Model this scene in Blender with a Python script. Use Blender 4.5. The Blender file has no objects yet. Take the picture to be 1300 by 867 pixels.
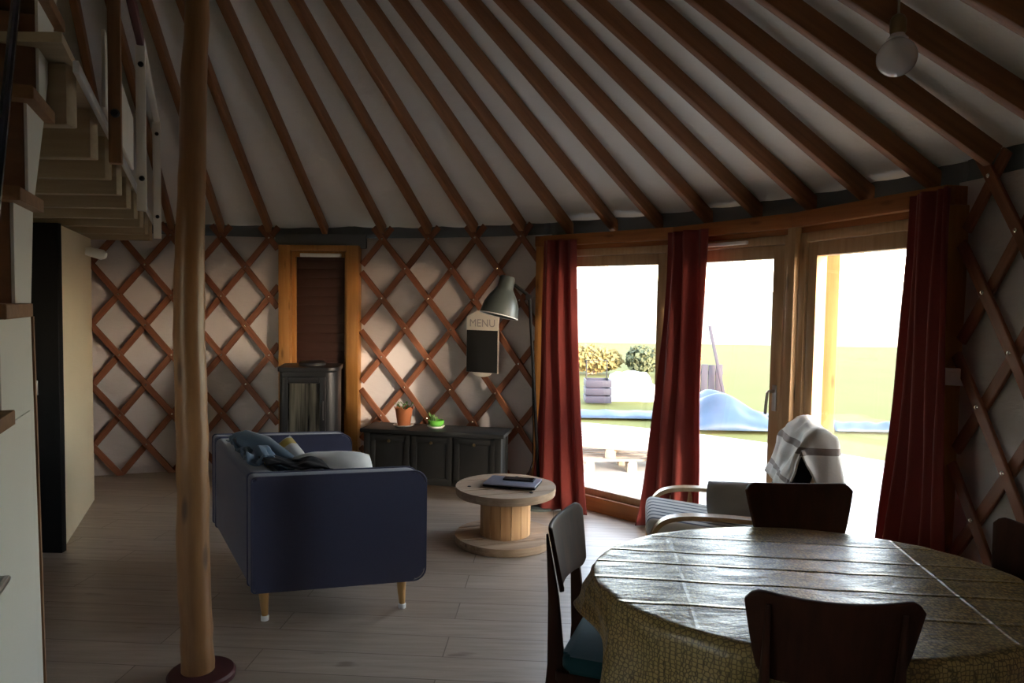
import bpy, bmesh, math, random
from mathutils import Vector, Matrix, noise

random.seed(7)
PI = math.pi
scene = bpy.context.scene
COL = scene.collection
V = Vector

# ------------------------------------------------------------------ layout (metres)
HC = 1.5229                                   # eye height
TH, RO, FPX = 0.0533, 0.0161, 929.0           # camera pitch, roll, focal length in pixels of a 1300 px wide frame
CX, CY, R = -1.927, 2.611, 3.815              # yurt centre and radius of its lattice wall
ZT = 2.05                                     # height of the top lattice joints
SLOPE = 0.6222                                # rise of the roof per metre
CROWN = 0.74                                  # radius of the crown ring


def rad(d):
    return math.radians(d)


def ring(az, z=0.0, r=R):
    a = rad(az)
    return V((CX + r * math.sin(a), CY + r * math.cos(a), z))


# ------------------------------------------------------------------ mesh helpers
def BM():
    return bmesh.new()


def add_box(bm, c, s, rot=None, bev=0.0, seg=2):
    m = Matrix.Translation(V(c))
    if rot is not None:
        m = m @ (rot if isinstance(rot, Matrix) else Matrix.Rotation(rot, 4, 'Z'))
    m = m @ Matrix.Diagonal((s[0], s[1], s[2], 1))
    vs = bmesh.ops.create_cube(bm, size=1.0, matrix=m)['verts']
    if bev > 0:
        es = list({e for v in vs for e in v.link_edges})
        bmesh.ops.bevel(bm, geom=es, offset=bev, segments=seg, profile=0.5, affect='EDGES')


def add_bar(bm, p0, p1, w, h, up=V((0, 0, 1)), bev=0.0):
    """straight bar of w (sideways) x h (along up)"""
    p0, p1 = V(p0), V(p1)
    d = p1 - p0
    L = d.length
    x = d.normalized()
    y = V(up).cross(x).normalized()
    z = x.cross(y)
    m = Matrix((x, y, z)).transposed().to_4x4()
    m.translation = (p0 + p1) / 2
    add_box(bm, (0, 0, 0), (1, 1, 1))if False else None
    vs = bmesh.ops.create_cube(bm, size=1.0, matrix=m @ Matrix.Diagonal((L, w, h, 1)))['verts']
    if bev > 0:
        es = list({e for v in vs for e in v.link_edges})
        bmesh.ops.bevel(bm, geom=es, offset=bev, segments=2, profile=0.5, affect='EDGES')


def add_prism(bm, poly, d0, d1, frame=None, bev=0.0):
    """poly in (x, y) extruded along z from d0 to d1, placed by the 4x4 frame"""
    f = frame or Matrix.Identity(4)
    a = [bm.verts.new(f @ V((p[0], p[1], d0))) for p in poly]
    b = [bm.verts.new(f @ V((p[0], p[1], d1))) for p in poly]
    n = len(poly)
    fs = [bm.faces.new(list(reversed(a))), bm.faces.new(b)]
    for i in range(n):
        j = (i + 1) % n
        fs.append(bm.faces.new((a[i], a[j], b[j], b[i])))
    if bev > 0:
        es = list(set(fs[0].edges) | set(fs[1].edges))
        bmesh.ops.bevel(bm, geom=es, offset=bev, segments=3, profile=0.5, affect='EDGES')


def rrect(x0, x1, y0, y1, r, n=6):
    """rounded rectangle outline; r = one radius or four (bl, br, tr, tl)"""
    rs = r if isinstance(r, (tuple, list)) else (r,) * 4
    out = []
    for (cx, cy, a0), q in zip(((x0, y0, 180), (x1, y0, 270), (x1, y1, 0), (x0, y1, 90)), rs):
        sx = 1 if cx == x0 else -1
        sy = 1 if cy == y0 else -1
        ox, oy = cx + sx * q, cy + sy * q
        if q < 1e-5:
            out.append((cx, cy))
            continue
        for i in range(n + 1):
            a = rad(a0 + 90 * i / n)
            out.append((ox + q * math.cos(a), oy + q * math.sin(a)))
    return out


def add_tube(bm, pts, r, seg=10, cap=True, closed=False):
    pts = [V(p) for p in pts]
    n = len(pts)
    rs = r if isinstance(r, (list, tuple)) else [r] * n
    rings = []
    ref = None
    for i, p in enumerate(pts):
        if closed:
            t = pts[(i + 1) % n] - pts[i - 1]
        else:
            t = pts[min(i + 1, n - 1)] - pts[max(i - 1, 0)]
        t.normalize()
        if ref is None:
            ref = t.orthogonal().normalized()
        ref = (ref - t * ref.dot(t)).normalized()
        b = t.cross(ref)
        rings.append([bm.verts.new(p + (ref * math.cos(2 * PI * k / seg) + b * math.sin(2 * PI * k / seg)) * rs[i]) for k in range(seg)])
    m = n if closed else n - 1
    for i in range(m):
        a, c = rings[i], rings[(i + 1) % n]
        for k in range(seg):
            l = (k + 1) % seg
            bm.faces.new((a[k], a[l], c[l], c[k]))
    if cap and not closed:
        bm.faces.new(list(reversed(rings[0])))
        bm.faces.new(rings[-1])


def add_lathe(bm, prof, seg=32, frame=None, wob=None):
    """profile of (radius, height) turned about z; radius 0 at an end closes to a point"""
    f = frame or Matrix.Identity(4)
    rings = []
    for r, z in prof:
        if r < 1e-6:
            rings.append([bm.verts.new(f @ V((0, 0, z)))])
        else:
            rings.append([bm.verts.new(f @ V((r * math.cos(2 * PI * k / seg), r * math.sin(2 * PI * k / seg),
                                              z + (wob(k / seg, r, z) if wob else 0)))) for k in range(seg)])
    for a, b in zip(rings, rings[1:]):
        for k in range(seg):
            l = (k + 1) % seg
            if len(a) == 1 and len(b) == 1:
                continue
            if len(a) == 1:
                bm.faces.new((a[0], b[l], b[k]))
            elif len(b) == 1:
                bm.faces.new((a[k], a[l], b[0]))
            else:
                bm.faces.new((a[k], a[l], b[l], b[k]))
    if len(rings[0]) > 1:
        bm.faces.new(list(reversed(rings[0])))
    if len(rings[-1]) > 1:
        bm.faces.new(rings[-1])


def add_grid(bm, nu, nv, fn, wrap=False):
    g = [[bm.verts.new(fn(i / nu, j / nv)) for j in range(nv + 1)] for i in range(nu if wrap else nu + 1)]
    for i in range(nu):
        a, b = g[i], g[(i + 1) % len(g)]
        for j in range(nv):
            bm.faces.new((a[j], b[j], b[j + 1], a[j + 1]))


def add_ico(bm, c, s, sub=2, amp=0.0, freq=2.0, seed=0):
    vs = bmesh.ops.create_icosphere(bm, subdivisions=sub, radius=1.0)['verts']
    for v in vs:
        n = 1 + amp * noise.noise(v.co * freq + V((seed * 3.7, seed, 1.3 * seed)))
        v.co = V(c) + V((v.co.x * s[0] * n, v.co.y * s[1] * n, v.co.z * s[2] * n))


def add_pillow(bm, sx, sy, sz, frame, n=18, seed=0.0):
    """soft square cushion: sx, sy half sizes, sz half thickness"""
    def pt(u, v, s):
        x, y = u * 2 - 1, v * 2 - 1
        t = max(0.0, (1 - abs(x) ** 3.2)) ** 0.55 * max(0.0, (1 - abs(y) ** 3.2)) ** 0.55
        pinch = 1 - 0.03 * (1 - abs(y) ** 2) * abs(x) ** 4
        pinchy = 1 - 0.10 * (1 - abs(x) ** 2) * abs(y) ** 4
        w = 1 + 0.16 * noise.noise(V((x * 2.2 + seed, y * 2.2, seed + s)))
        return frame @ V((x * sx * pinch * math.sqrt(1 - 0.22 * y * y), y * sy * pinchy * math.sqrt(1 - 0.22 * x * x), s * sz * t * w))
    for s in (1, -1):
        add_grid(bm, n, n, lambda u, v: pt(u, v, s))
    bmesh.ops.remove_doubles(bm, verts=bm.verts, dist=1e-4)


def mesh_of(name, bm, smooth=35):
    bmesh.ops.recalc_face_normals(bm, faces=bm.faces)
    lim = rad(smooth)
    for f in bm.faces:
        f.smooth = True
    for e in bm.edges:
        if len(e.link_faces) == 2:
            e.smooth = e.calc_face_angle(0.0) < lim
    me = bpy.data.meshes.new(name)
    bm.to_mesh(me)
    bm.free()
    return me


TM = {}


def tag(o, label=None, cat=None, group=None, kind=None):
    if label:
        o['label'] = label
    if cat:
        o['category'] = cat
    if group:
        o['group'] = group
    if kind:
        o['kind'] = kind
    return o


def thing(name, label, cat, loc=(0, 0, 0), rotz=0.0, group=None, kind=None):
    o = bpy.data.objects.new(name, None)
    COL.objects.link(o)
    o.empty_display_size = 0.1
    o.location = loc
    o.rotation_euler = (0, 0, rotz)
    TM[o.name] = Matrix.Translation(V(loc)) @ Matrix.Rotation(rotz, 4, 'Z')
    return tag(o, label, cat, group, kind)


def obj(name, bm, m, parent=None, world=False, matrix=None, smooth=35, solid=0.0):
    """link one mesh object; world=True: the mesh was drawn in world coordinates"""
    if parent is not None and world:
        p, chain = parent, []
        while p is not None:
            chain.append(p)
            p = p.parent
        M = Matrix.Identity(4)
        for q in reversed(chain):
            M = M @ TM.get(q.name, Matrix.Identity(4))
        bm.transform(M.inverted())
    o = bpy.data.objects.new(name, mesh_of(name, bm, smooth))
    COL.objects.link(o)
    if matrix is not None:
        o.matrix_local = matrix
        TM[o.name] = matrix
    if m is not None:
        o.data.materials.append(m)
    if parent is not None:
        o.parent = parent
    if solid:
        s = o.modifiers.new('thickness', 'SOLIDIFY')
        s.thickness = solid
        s.offset = 0
    return o


def dup_tree(o, parent=None):
    c = o.copy()
    COL.objects.link(c)
    if parent is not None:
        c.parent = parent
    for ch in [k for k in COL.objects if k.parent == o]:
        dup_tree(ch, c)
    return c


# ------------------------------------------------------------------ materials
class NT:
    def __init__(s, name):
        s.m = bpy.data.materials.new(name)
        s.m.use_nodes = True
        s.t = s.m.node_tree
        s.t.nodes.clear()
        s.out = s.n('ShaderNodeOutputMaterial')

    def n(s, t, **k):
        x = s.t.nodes.new(t)
        for a, b in k.items():
            setattr(x, a, b)
        return x

    def l(s, a, b):
        s.t.links.new(a, b)

    def val(s, sock, v):
        if hasattr(v, 'is_output'):
            s.l(v, sock)
        else:
            sock.default_value = v

    def math(s, op, a, b=0.0, c=None):
        x = s.n('ShaderNodeMath', operation=op)
        s.val(x.inputs[0], a)
        s.val(x.inputs[1], b)
        if c is not None:
            s.val(x.inputs[2], c)
        return x.outputs[0]

    def coords(s, scale=(1, 1, 1), kind='Object', rot=0.0):
        c = s.n('ShaderNodeTexCoord')
        mp = s.n('ShaderNodeMapping')
        mp.inputs['Scale'].default_value = scale
        mp.inputs['Rotation'].default_value = (0, 0, rot)
        s.l(c.outputs[kind], mp.inputs['Vector'])
        return mp.outputs[0]

    def noise(s, vec, scale, detail=4, rough=0.55):
        x = s.n('ShaderNodeTexNoise')
        x.inputs['Scale'].default_value = scale
        x.inputs['Detail'].default_value = detail
        x.inputs['Roughness'].default_value = rough
        s.l(vec, x.inputs['Vector'])
        return x.outputs['Fac']

    def ramp(s, fac, stops):
        r = s.n('ShaderNodeValToRGB')
        e = r.color_ramp.elements
        while len(e) < len(stops):
            e.new(0.5)
        for i, (p, c) in enumerate(stops):
            e[i].position = p
            e[i].color = (*c, 1) if len(c) == 3 else c
        s.l(fac, r.inputs[0])
        return r.outputs[0]

    def mix(s, f, a, b, blend='MIX'):
        x = s.n('ShaderNodeMix', data_type='RGBA', blend_type=blend)
        s.val(x.inputs[0], f)
        s.val(x.inputs[6], a if hasattr(a, 'is_output') else (*a, 1))
        s.val(x.inputs[7], b if hasattr(b, 'is_output') else (*b, 1))
        return x.outputs[2]

    def bump(s, h, strength=0.3, dist=0.01):
        b = s.n('ShaderNodeBump')
        b.inputs['Strength'].default_value = strength
        b.inputs['Distance'].default_value = dist
        s.l(h, b.inputs['Height'])
        return b.outputs[0]

    def bsdf(s, col, rough=0.6, metal=0.0, spec=0.4, nrm=None, **k):
        b = s.n('ShaderNodeBsdfPrincipled')
        s.val(b.inputs['Base Color'], col if hasattr(col, 'is_output') else (*col, 1))
        s.val(b.inputs['Roughness'], rough)
        b.inputs['Metallic'].default_value = metal
        b.inputs['Specular IOR Level'].default_value = spec
        for a, v in k.items():
            s.val(b.inputs[a.replace('_', ' ')], v)
        if nrm is not None:
            s.l(nrm, b.inputs['Normal'])
        return b.outputs[0]

    def done(s, sh):
        s.l(sh, s.out.inputs['Surface'])
        return s.m


def wood(name, a, b, axis='X', rough=0.5, fine=26.0, spec=0.35, knots=True, bump=0.12, coat=0.0):
    """streaky timber with the grain along one local axis"""
    t = NT(name)
    sc = {'X': (1.3, fine, fine), 'Y': (fine, 1.3, fine), 'Z': (fine, fine, 1.3)}[axis]
    v = t.coords(sc)
    g = t.noise(v, 1.6, 6, 0.6)
    rnd = t.n('ShaderNodeObjectInfo').outputs['Random']
    c = t.ramp(g, [(0.30, b), (0.66, a)])
    big = t.noise(t.coords((1, 1, 1)), 2.3, 2)
    c = t.mix(t.math('MULTIPLY', big, 0.45), c, tuple(x * 0.62 for x in a))
    c = t.mix(t.math('MULTIPLY', rnd, 0.22), c, tuple(x * 0.55 for x in b))
    if knots:
        vo = t.n('ShaderNodeTexVoronoi')
        vo.inputs['Scale'].default_value = 1.0
        ks = {'X': (2.2, 9, 9), 'Y': (9, 2.2, 9), 'Z': (9, 9, 2.2)}[axis]
        t.l(t.coords(ks), vo.inputs['Vector'])
        k = t.ramp(vo.outputs['Distance'], [(0.06, (1, 1, 1)), (0.15, (0, 0, 0))])
        c = t.mix(t.math('MULTIPLY', k, 0.75), c, tuple(x * 0.28 for x in b))
    k = {}
    if coat:
        k['Coat_Weight'] = coat
    return t.done(t.bsdf(c, rough, 0, spec, t.bump(g, bump, 0.004), **k))


def plain(name, col, rough=0.6, metal=0.0, spec=0.4, var=0.12, sc=6.0, bump=0.0, bsc=60.0, **k):
    t = NT(name)
    v = t.coords()
    c = t.mix(t.math('MULTIPLY', t.noise(v, sc, 4), 1.0), tuple(x * (1 + var) for x in col), tuple(x * (1 - var) for x in col))
    nr = t.bump(t.noise(v, bsc, 3), bump, 0.01) if bump else None
    return t.done(t.bsdf(c, rough, metal, spec, nr, **k))


def fabric(name, col, col2=None, sc=350.0, rough=0.9, sheen=0.25, trans=0.0, fold=0.15):
    t = NT(name)
    v = t.coords()
    col2 = col2 or tuple(x * 0.72 for x in col)
    w = t.noise(v, sc, 2, 0.7)
    c = t.mix(w, col, col2)
    b = t.math('ADD', t.math('MULTIPLY', w, 0.25), t.noise(v, 9, 4))
    s = t.bsdf(c, rough, 0, 0.2, t.bump(b, fold, 0.012), Sheen_Weight=sheen)
    if trans:
        tr = t.n('ShaderNodeBsdfTranslucent')
        t.l(c, tr.inputs[0])
        mx = t.n('ShaderNodeMixShader')
        mx.inputs[0].default_value = trans
        t.l(s, mx.inputs[1])
        t.l(tr.outputs[0], mx.inputs[2])
        s = mx.outputs[0]
    return t.done(s)


M = {}
M['rafter'] = wood('rafter_wood', (0.295, 0.132, 0.056), (0.175, 0.073, 0.030), 'X', 0.55)
M['lath'] = wood('lath_wood', (0.30, 0.118, 0.062), (0.17, 0.065, 0.034), 'X', 0.5, knots=False)
M['frame_z'] = wood('larch_upright', (0.52, 0.25, 0.07), (0.36, 0.155, 0.04), 'Z', 0.42)
M['frame_x'] = wood('larch_rail', (0.52, 0.25, 0.07), (0.36, 0.155, 0.04), 'X', 0.42)
M['header'] = wood('header_wood', (0.40, 0.155, 0.045), (0.25, 0.09, 0.028), 'X', 0.5)
M['log'] = wood('peeled_log', (0.34, 0.175, 0.072), (0.20, 0.095, 0.036), 'Z', 0.36, fine=14, spec=0.5)
M['bay_z'] = wood('pale_larch_upright', (0.58, 0.40, 0.23), (0.45, 0.29, 0.15), 'Z', 0.42)
M['spool'] = wood('raw_pine_boards', (0.56, 0.42, 0.29), (0.36, 0.25, 0.16), 'X', 0.7, fine=18)
M['stave'] = wood('pine_staves', (0.66, 0.42, 0.21), (0.48, 0.28, 0.13), 'Z', 0.6, fine=20)
M['chair_wood'] = wood('dark_chair_ply', (0.075, 0.026, 0.014), (0.035, 0.013, 0.008), 'Z', 0.55, spec=0.22, knots=False, bump=0.05)
M['leg_wood'] = wood('light_leg_wood', (0.60, 0.36, 0.15), (0.46, 0.25, 0.09), 'Z', 0.4, knots=False)
M['beech'] = wood('bent_beech', (0.66, 0.47, 0.27), (0.52, 0.34, 0.17), 'X', 0.35, knots=False)
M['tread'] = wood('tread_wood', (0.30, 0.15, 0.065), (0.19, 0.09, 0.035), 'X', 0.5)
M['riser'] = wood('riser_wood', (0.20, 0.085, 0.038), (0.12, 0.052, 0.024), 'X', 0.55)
M['ply'] = wood('pale_joist_wood', (0.50, 0.40, 0.27), (0.38, 0.29, 0.19), 'X', 0.6)
M['post_brown'] = wood('post_wood', (0.34, 0.18, 0.09), (0.22, 0.11, 0.05), 'Z', 0.55)
M['white_wood'] = plain('white_painted_wood', (0.74, 0.70, 0.63), 0.45)
M['cream'] = plain('cream_board', (0.72, 0.62, 0.44), 0.55, var=0.05, sc=2)
M['white_panel'] = plain('white_cabinet_panel', (0.74, 0.74, 0.69), 0.42, var=0.03)
M['white'] = plain('white_plastic', (0.82, 0.82, 0.80), 0.35, var=0.03)
M['black'] = plain('black_paint', (0.006, 0.006, 0.007), 0.6, var=0.1, spec=0.15)
M['iron'] = plain('black_cast_iron', (0.018, 0.018, 0.02), 0.42, metal=0.3, bump=0.05)
M['steel'] = plain('brushed_steel', (0.55, 0.55, 0.55), 0.3, metal=1.0)
M['bolt'] = plain('bolt_metal', (0.75, 0.72, 0.66), 0.25, metal=1.0)
M['navy'] = fabric('navy_sofa_fabric', (0.058, 0.064, 0.118), (0.037, 0.041, 0.080), sheen=0.35)
M['teal'] = fabric('teal_seat_fabric', (0.02, 0.10, 0.13))
M['pillow'] = fabric('light_grey_fabric', (0.62, 0.62, 0.60))
M['greypillow'] = fabric('mid_grey_fabric', (0.36, 0.37, 0.36))
M['denim'] = fabric('blue_denim', (0.105, 0.155, 0.215), (0.05, 0.08, 0.12))
M['blackcloth'] = fabric('black_cloth', (0.006, 0.006, 0.010), sheen=0.05)
M['curtain'] = fabric('red_curtain', (0.27, 0.056, 0.050), (0.18, 0.037, 0.034), 260, trans=0.32, sheen=0.15, fold=0.1)
M['chest'] = plain('dark_grey_chest', (0.014, 0.016, 0.017), 0.55, var=0.35, sc=9)
M['terracotta'] = plain('terracotta', (0.46, 0.15, 0.055), 0.75, var=0.2, sc=14)
M['greenglaze'] = plain('green_glaze', (0.10, 0.33, 0.045), 0.2)
M['leaf'] = plain('plant_green', (0.09, 0.17, 0.05), 0.5)
M['lampmetal'] = plain('dark_grey_lamp_metal', (0.062, 0.078, 0.078), 0.36, spec=0.5)
M['chalk'] = plain('chalkboard', (0.012, 0.013, 0.014), 0.75)
M['brownpanel'] = plain('dark_brown_shutter', (0.040, 0.014, 0.010), 0.6, var=0.1)
M['maroon'] = plain('maroon_foot', (0.075, 0.020, 0.024), 0.5)
M['gap_shade'] = plain('dark_gap_shade', (0.12, 0.13, 0.14), 0.9)  # dark tone painted for the shadow gap above the wall liner
M['deck'] = plain('pale_terrace', (0.40, 0.39, 0.37), 0.85, var=0.08, sc=2)
M['pallet'] = wood('weathered_pallet', (0.46, 0.38, 0.30), (0.30, 0.24, 0.19), 'X', 0.8)
M['tarp'] = plain('blue_tarp', (0.032, 0.058, 0.095), 0.5, var=0.4, sc=3, bump=0.4, bsc=6)
M['slate'] = plain('slate_grey', (0.034, 0.032, 0.048), 0.7)
M['papers'] = plain('paper', (0.72, 0.74, 0.78), 0.6, var=0.04)
M['cord'] = plain('cord_grey', (0.34, 0.32, 0.26), 0.6)
M['brass'] = plain('dull_brass', (0.20, 0.15, 0.08), 0.4, metal=0.8)
M['bulbglass'] = plain('opal_bulb', (0.72, 0.69, 0.72), 0.12, var=0.0, spec=0.6)
M['rail_dark'] = plain('dark_blue_rail', (0.018, 0.022, 0.040), 0.25, spec=0.6)
M['aluminium'] = plain('pale_metal_edge', (0.72, 0.76, 0.80), 0.28, metal=0.7)


def mat_canvas(name, col, amp):
    t = NT(name)
    v = t.coords()
    c = t.mix(t.noise(v, 1.6, 4), col, tuple(x * 0.86 for x in col))
    w = t.noise(t.coords((1, 1, 2.5)), 3.5, 5, 0.6)
    return t.done(t.bsdf(c, 0.9, 0, 0.15, t.bump(w, amp, 0.05)))


M['canvas'] = mat_canvas('white_roof_canvas', (0.78, 0.77, 0.74), 0.35)
M['liner'] = mat_canvas('white_wall_liner', (0.62, 0.585, 0.585), 0.25)


def mat_floor():
    t = NT('oak_laminate_planks')
    v = t.coords((1, 1, 1), 'Object', rad(3.5))
    br = t.n('ShaderNodeTexBrick')
    br.offset = 0.37
    br.inputs['Scale'].default_value = 1.0
    br.inputs['Brick Width'].default_value = 1.25
    br.inputs['Row Height'].default_value = 0.19
    br.inputs['Mortar Size'].default_value = 0.0022
    br.inputs['Color1'].default_value = (0.50, 0.42, 0.335, 1)
    br.inputs['Color2'].default_value = (0.41, 0.335, 0.26, 1)
    br.inputs['Mortar'].default_value = (0.12, 0.09, 0.065, 1)
    t.l(v, br.inputs['Vector'])
    g = t.noise(t.coords((1.2, 14, 1), 'Object', rad(3.5)), 2.2, 6, 0.62)
    c = t.mix(t.ramp(g, [(0.35, (0, 0, 0)), (0.7, (0.75, 0.75, 0.75))]), br.outputs['Color'], (0.31, 0.25, 0.19))
    k = t.noise(t.coords((2, 6, 1)), 1.7, 2)
    c = t.mix(t.ramp(k, [(0.68, (0, 0, 0)), (0.76, (0.6, 0.6, 0.6))]), c, (0.15, 0.105, 0.07))
    h = t.math('ADD', t.math('MULTIPLY', g, 0.35), t.math('MULTIPLY', br.outputs['Fac'], -1.0))
    return t.done(t.bsdf(c, t.math('ADD', t.math('MULTIPLY', g, 0.12), 0.34), 0, 0.45, t.bump(h, 0.12, 0.003)))


M['floor'] = mat_floor()


def mat_glass():
    t = NT('clear_pane')
    tr = t.n('ShaderNodeBsdfTransparent')
    tr.inputs[0].default_value = (0.95, 0.95, 0.95, 1)
    gl = t.n('ShaderNodeBsdfGlossy')
    gl.inputs['Roughness'].default_value = 0.02
    lw = t.n('ShaderNodeLayerWeight')
    lw.inputs['Blend'].default_value = 0.5
    mx = t.n('ShaderNodeMixShader')
    fr = t.math('ADD', t.math('MULTIPLY', t.math('POWER', lw.outputs['Facing'], 5.0), 0.6), 0.035)
    t.l(fr, mx.inputs[0])
    t.l(tr.outputs[0], mx.inputs[1])
    t.l(gl.outputs[0], mx.inputs[2])
    return t.done(mx.outputs[0])


M['glass'] = mat_glass()
t_ = NT('stove_glass_reflections')
c_ = t_.ramp(t_.noise(t_.coords((22, 1, 1.2)), 1.0, 3), [(0.40, (0.012, 0.012, 0.011)), (0.62, (0.11, 0.105, 0.085))])  # grey upright streaks paint reflections into the door glass
M['glass_reflect'] = t_.done(t_.bsdf(c_, 0.12, 0, 0.6))
M['stoveglass'] = plain('dark_stove_glass', (0.012, 0.012, 0.012), 0.07, spec=0.8, var=0.0)

CR = rad(-6.5)                                  # the cloth's folds run slightly askew to the room


def mat_cloth():
    """oilcloth: small dark-edged cells on ochre, packing folds across it"""
    t = NT('ochre_oilcloth')
    v = t.coords()
    vo = t.n('ShaderNodeTexVoronoi', feature='DISTANCE_TO_EDGE')
    vo.inputs['Scale'].default_value = 88.0
    vo.inputs['Randomness'].default_value = 0.45
    t.l(v, vo.inputs['Vector'])
    c = t.ramp(vo.outputs['Distance'], [(0.03, (0.05, 0.032, 0.012)), (0.17, (0.50, 0.37, 0.135))])
    c = t.mix(t.math('MULTIPLY', t.noise(v, 7, 3), 0.5), c, (0.35, 0.275, 0.115))
    sep = t.n('ShaderNodeSeparateXYZ')
    rot = t.coords((1, 1, 1), 'Object', -CR)
    wv = t.n('ShaderNodeVectorMath', operation='ADD')
    nz = t.n('ShaderNodeTexNoise')
    nz.inputs['Scale'].default_value = 5.0
    t.l(v, nz.inputs['Vector'])
    sc = t.n('ShaderNodeVectorMath', operation='SCALE')
    t.l(nz.outputs['Color'], sc.inputs[0])
    sc.inputs['Scale'].default_value = 0.012
    t.l(rot, wv.inputs[0])
    t.l(sc.outputs[0], wv.inputs[1])
    t.l(wv.outputs[0], sep.inputs[0])
    h = None

    def crease(axis, at, w, amp):
        nonlocal h
        d = t.math('ABSOLUTE', t.math('SUBTRACT', sep.outputs[axis], at))
        g = t.math('MULTIPLY', t.math('MAXIMUM', t.math('SUBTRACT', 1.0, t.math('DIVIDE', d, w)), 0.0), amp)
        h = g if h is None else t.math('ADD', h, g)
    for at, amp in ((0.338, 0.6), (0.177, 0.9), (0.064, 1.2), (-0.075, 1.0), (-0.252, 0.9)):
        crease(1, at + 0.006, 0.012, amp)
    for at, amp in ((0.386, 0.8), (-0.386, 0.14)):
        crease(0, at + 0.006, 0.009, amp)
    wr = t.noise(t.coords((1.0, 2.4, 1.0)), 6.5, 5, 0.62)
    h = t.math('ADD', h, t.math('MULTIPLY', wr, 1.1))
    h = t.math('ADD', h, t.math('MULTIPLY', vo.outputs['Distance'], 0.12))
    return t.done(t.bsdf(c, 0.34, 0, 0.55, t.bump(h, 0.5, 0.010)))


M['cloth'] = mat_cloth()


def mat_stripes(name, base, stripes, axis=0, scale=1.0, rough=0.9):
    """woven throw: bands across one local axis"""
    t = NT(name)
    sep = t.n('ShaderNodeSeparateXYZ')
    t.l(t.coords(), sep.inputs[0])
    f = t.math('FRACT', t.math('MULTIPLY', sep.outputs[axis], scale))
    r = t.n('ShaderNodeValToRGB')
    r.color_ramp.interpolation = 'CONSTANT'
    e = r.color_ramp.elements
    seq = [(0.0, base)] + stripes
    while len(e) < len(seq):
        e.new(0.5)
    for i, (p, c) in enumerate(seq):
        e[i].position = p
        e[i].color = (*c, 1)
    t.l(f, r.inputs[0])
    w = t.noise(t.coords(), 300, 2)
    c = t.mix(t.math('MULTIPLY', w, 0.35), r.outputs[0], tuple(x * 0.7 for x in base))
    s = t.bsdf(c, rough, 0, 0.15, t.bump(t.noise(t.coords(), 14, 4), 0.25, 0.01), Sheen_Weight=0.2)
    tr = t.n('ShaderNodeBsdfTranslucent')
    t.l(c, tr.inputs[0])
    mx = t.n('ShaderNodeMixShader')
    mx.inputs[0].default_value = 0.22
    t.l(s, mx.inputs[1])
    t.l(tr.outputs[0], mx.inputs[2])
    return t.done(mx.outputs[0])


def mat_grass():
    t = NT('meadow_grass')
    v = t.coords()
    c = t.mix(t.noise(v, 0.35, 4), (0.115, 0.122, 0.034), (0.165, 0.150, 0.056))
    c = t.mix(t.math('MULTIPLY', t.noise(v, 30, 3), 0.5), c, (0.07, 0.08, 0.022))
    return t.done(t.bsdf(c, 0.95, 0, 0.1))


M['grass'] = mat_grass()
M['post_out'] = wood('sunlit_post_wood', (0.34, 0.17, 0.055), (0.24, 0.11, 0.035), 'Z', 0.6)
M['bush'] = plain('hedge_leaves', (0.075, 0.085, 0.04), 0.8, var=0.5, sc=5)
M['bush_autumn'] = plain('autumn_leaves', (0.20, 0.155, 0.05), 0.8, var=0.4, sc=5)

# ------------------------------------------------------------------ camera
cam = bpy.data.cameras.new('camera')
cam.sensor_width = 36.0
cam.sensor_fit = 'HORIZONTAL'
cam.lens = 36.0 * FPX / 1300.0
cam.clip_start = 0.05
camo = bpy.data.objects.new('camera', cam)
COL.objects.link(camo)
fw = V((0, math.cos(TH), -math.sin(TH)))
up0 = V((0, math.sin(TH), math.cos(TH)))
rt = V((1, 0, 0)) * math.cos(RO) + up0 * math.sin(RO)
up = V((1, 0, 0)) * -math.sin(RO) + up0 * math.cos(RO)
mw = Matrix((rt, up, -fw)).transposed().to_4x4()
mw.translation = (0, 0, HC)
camo.matrix_world = mw
scene.camera = camo

# ------------------------------------------------------------------ setting: floor, walls, roof
A0, A1, A2, A3 = 34.8, 52.9, 67.5, 82.4        # jambs of the three glazed bays (degrees round the ring)
S0, S1 = -1.6, 9.05                            # jambs of the narrow window behind the stove

bm = BM()
N = 120
ctr = bm.verts.new((CX, CY, 0))
rim = [bm.verts.new(ring(360 * i / N, 0, R + 0.10)) for i in range(N)]
for i in range(N):
    bm.faces.new((ctr, rim[(i + 1) % N], rim[i]))
bmesh.ops.recalc_face_normals(bm, faces=bm.faces)
bmesh.ops.solidify(bm, geom=bm.faces[:], thickness=0.04)
for v in bm.verts:
    if abs(v.co.z) > 0.001:
        v.co.z = -0.04
obj('floor', bm, M['floor'])['kind'] = 'structure'

RL = R + 0.045                                  # the white liner hangs just outside the lattice


def liner(name, a, b, mat=M['liner'], z0=0.0, z1=ZT + 0.01, r=RL, kind=True):
    bm = BM()
    n = max(4, int(abs(b - a) / 1.0))
    add_grid(bm, n, 16, lambda u, v: ring(a + (b - a) * u, z0 + (z1 - z0) * v,
             r + 0.012 * noise.noise(V((u * n * 0.16, v * 3.0, a)))))
    o = obj(name, bm, mat, solid=0.012)
    if kind:
        o['kind'] = 'structure'
    return o


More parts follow.
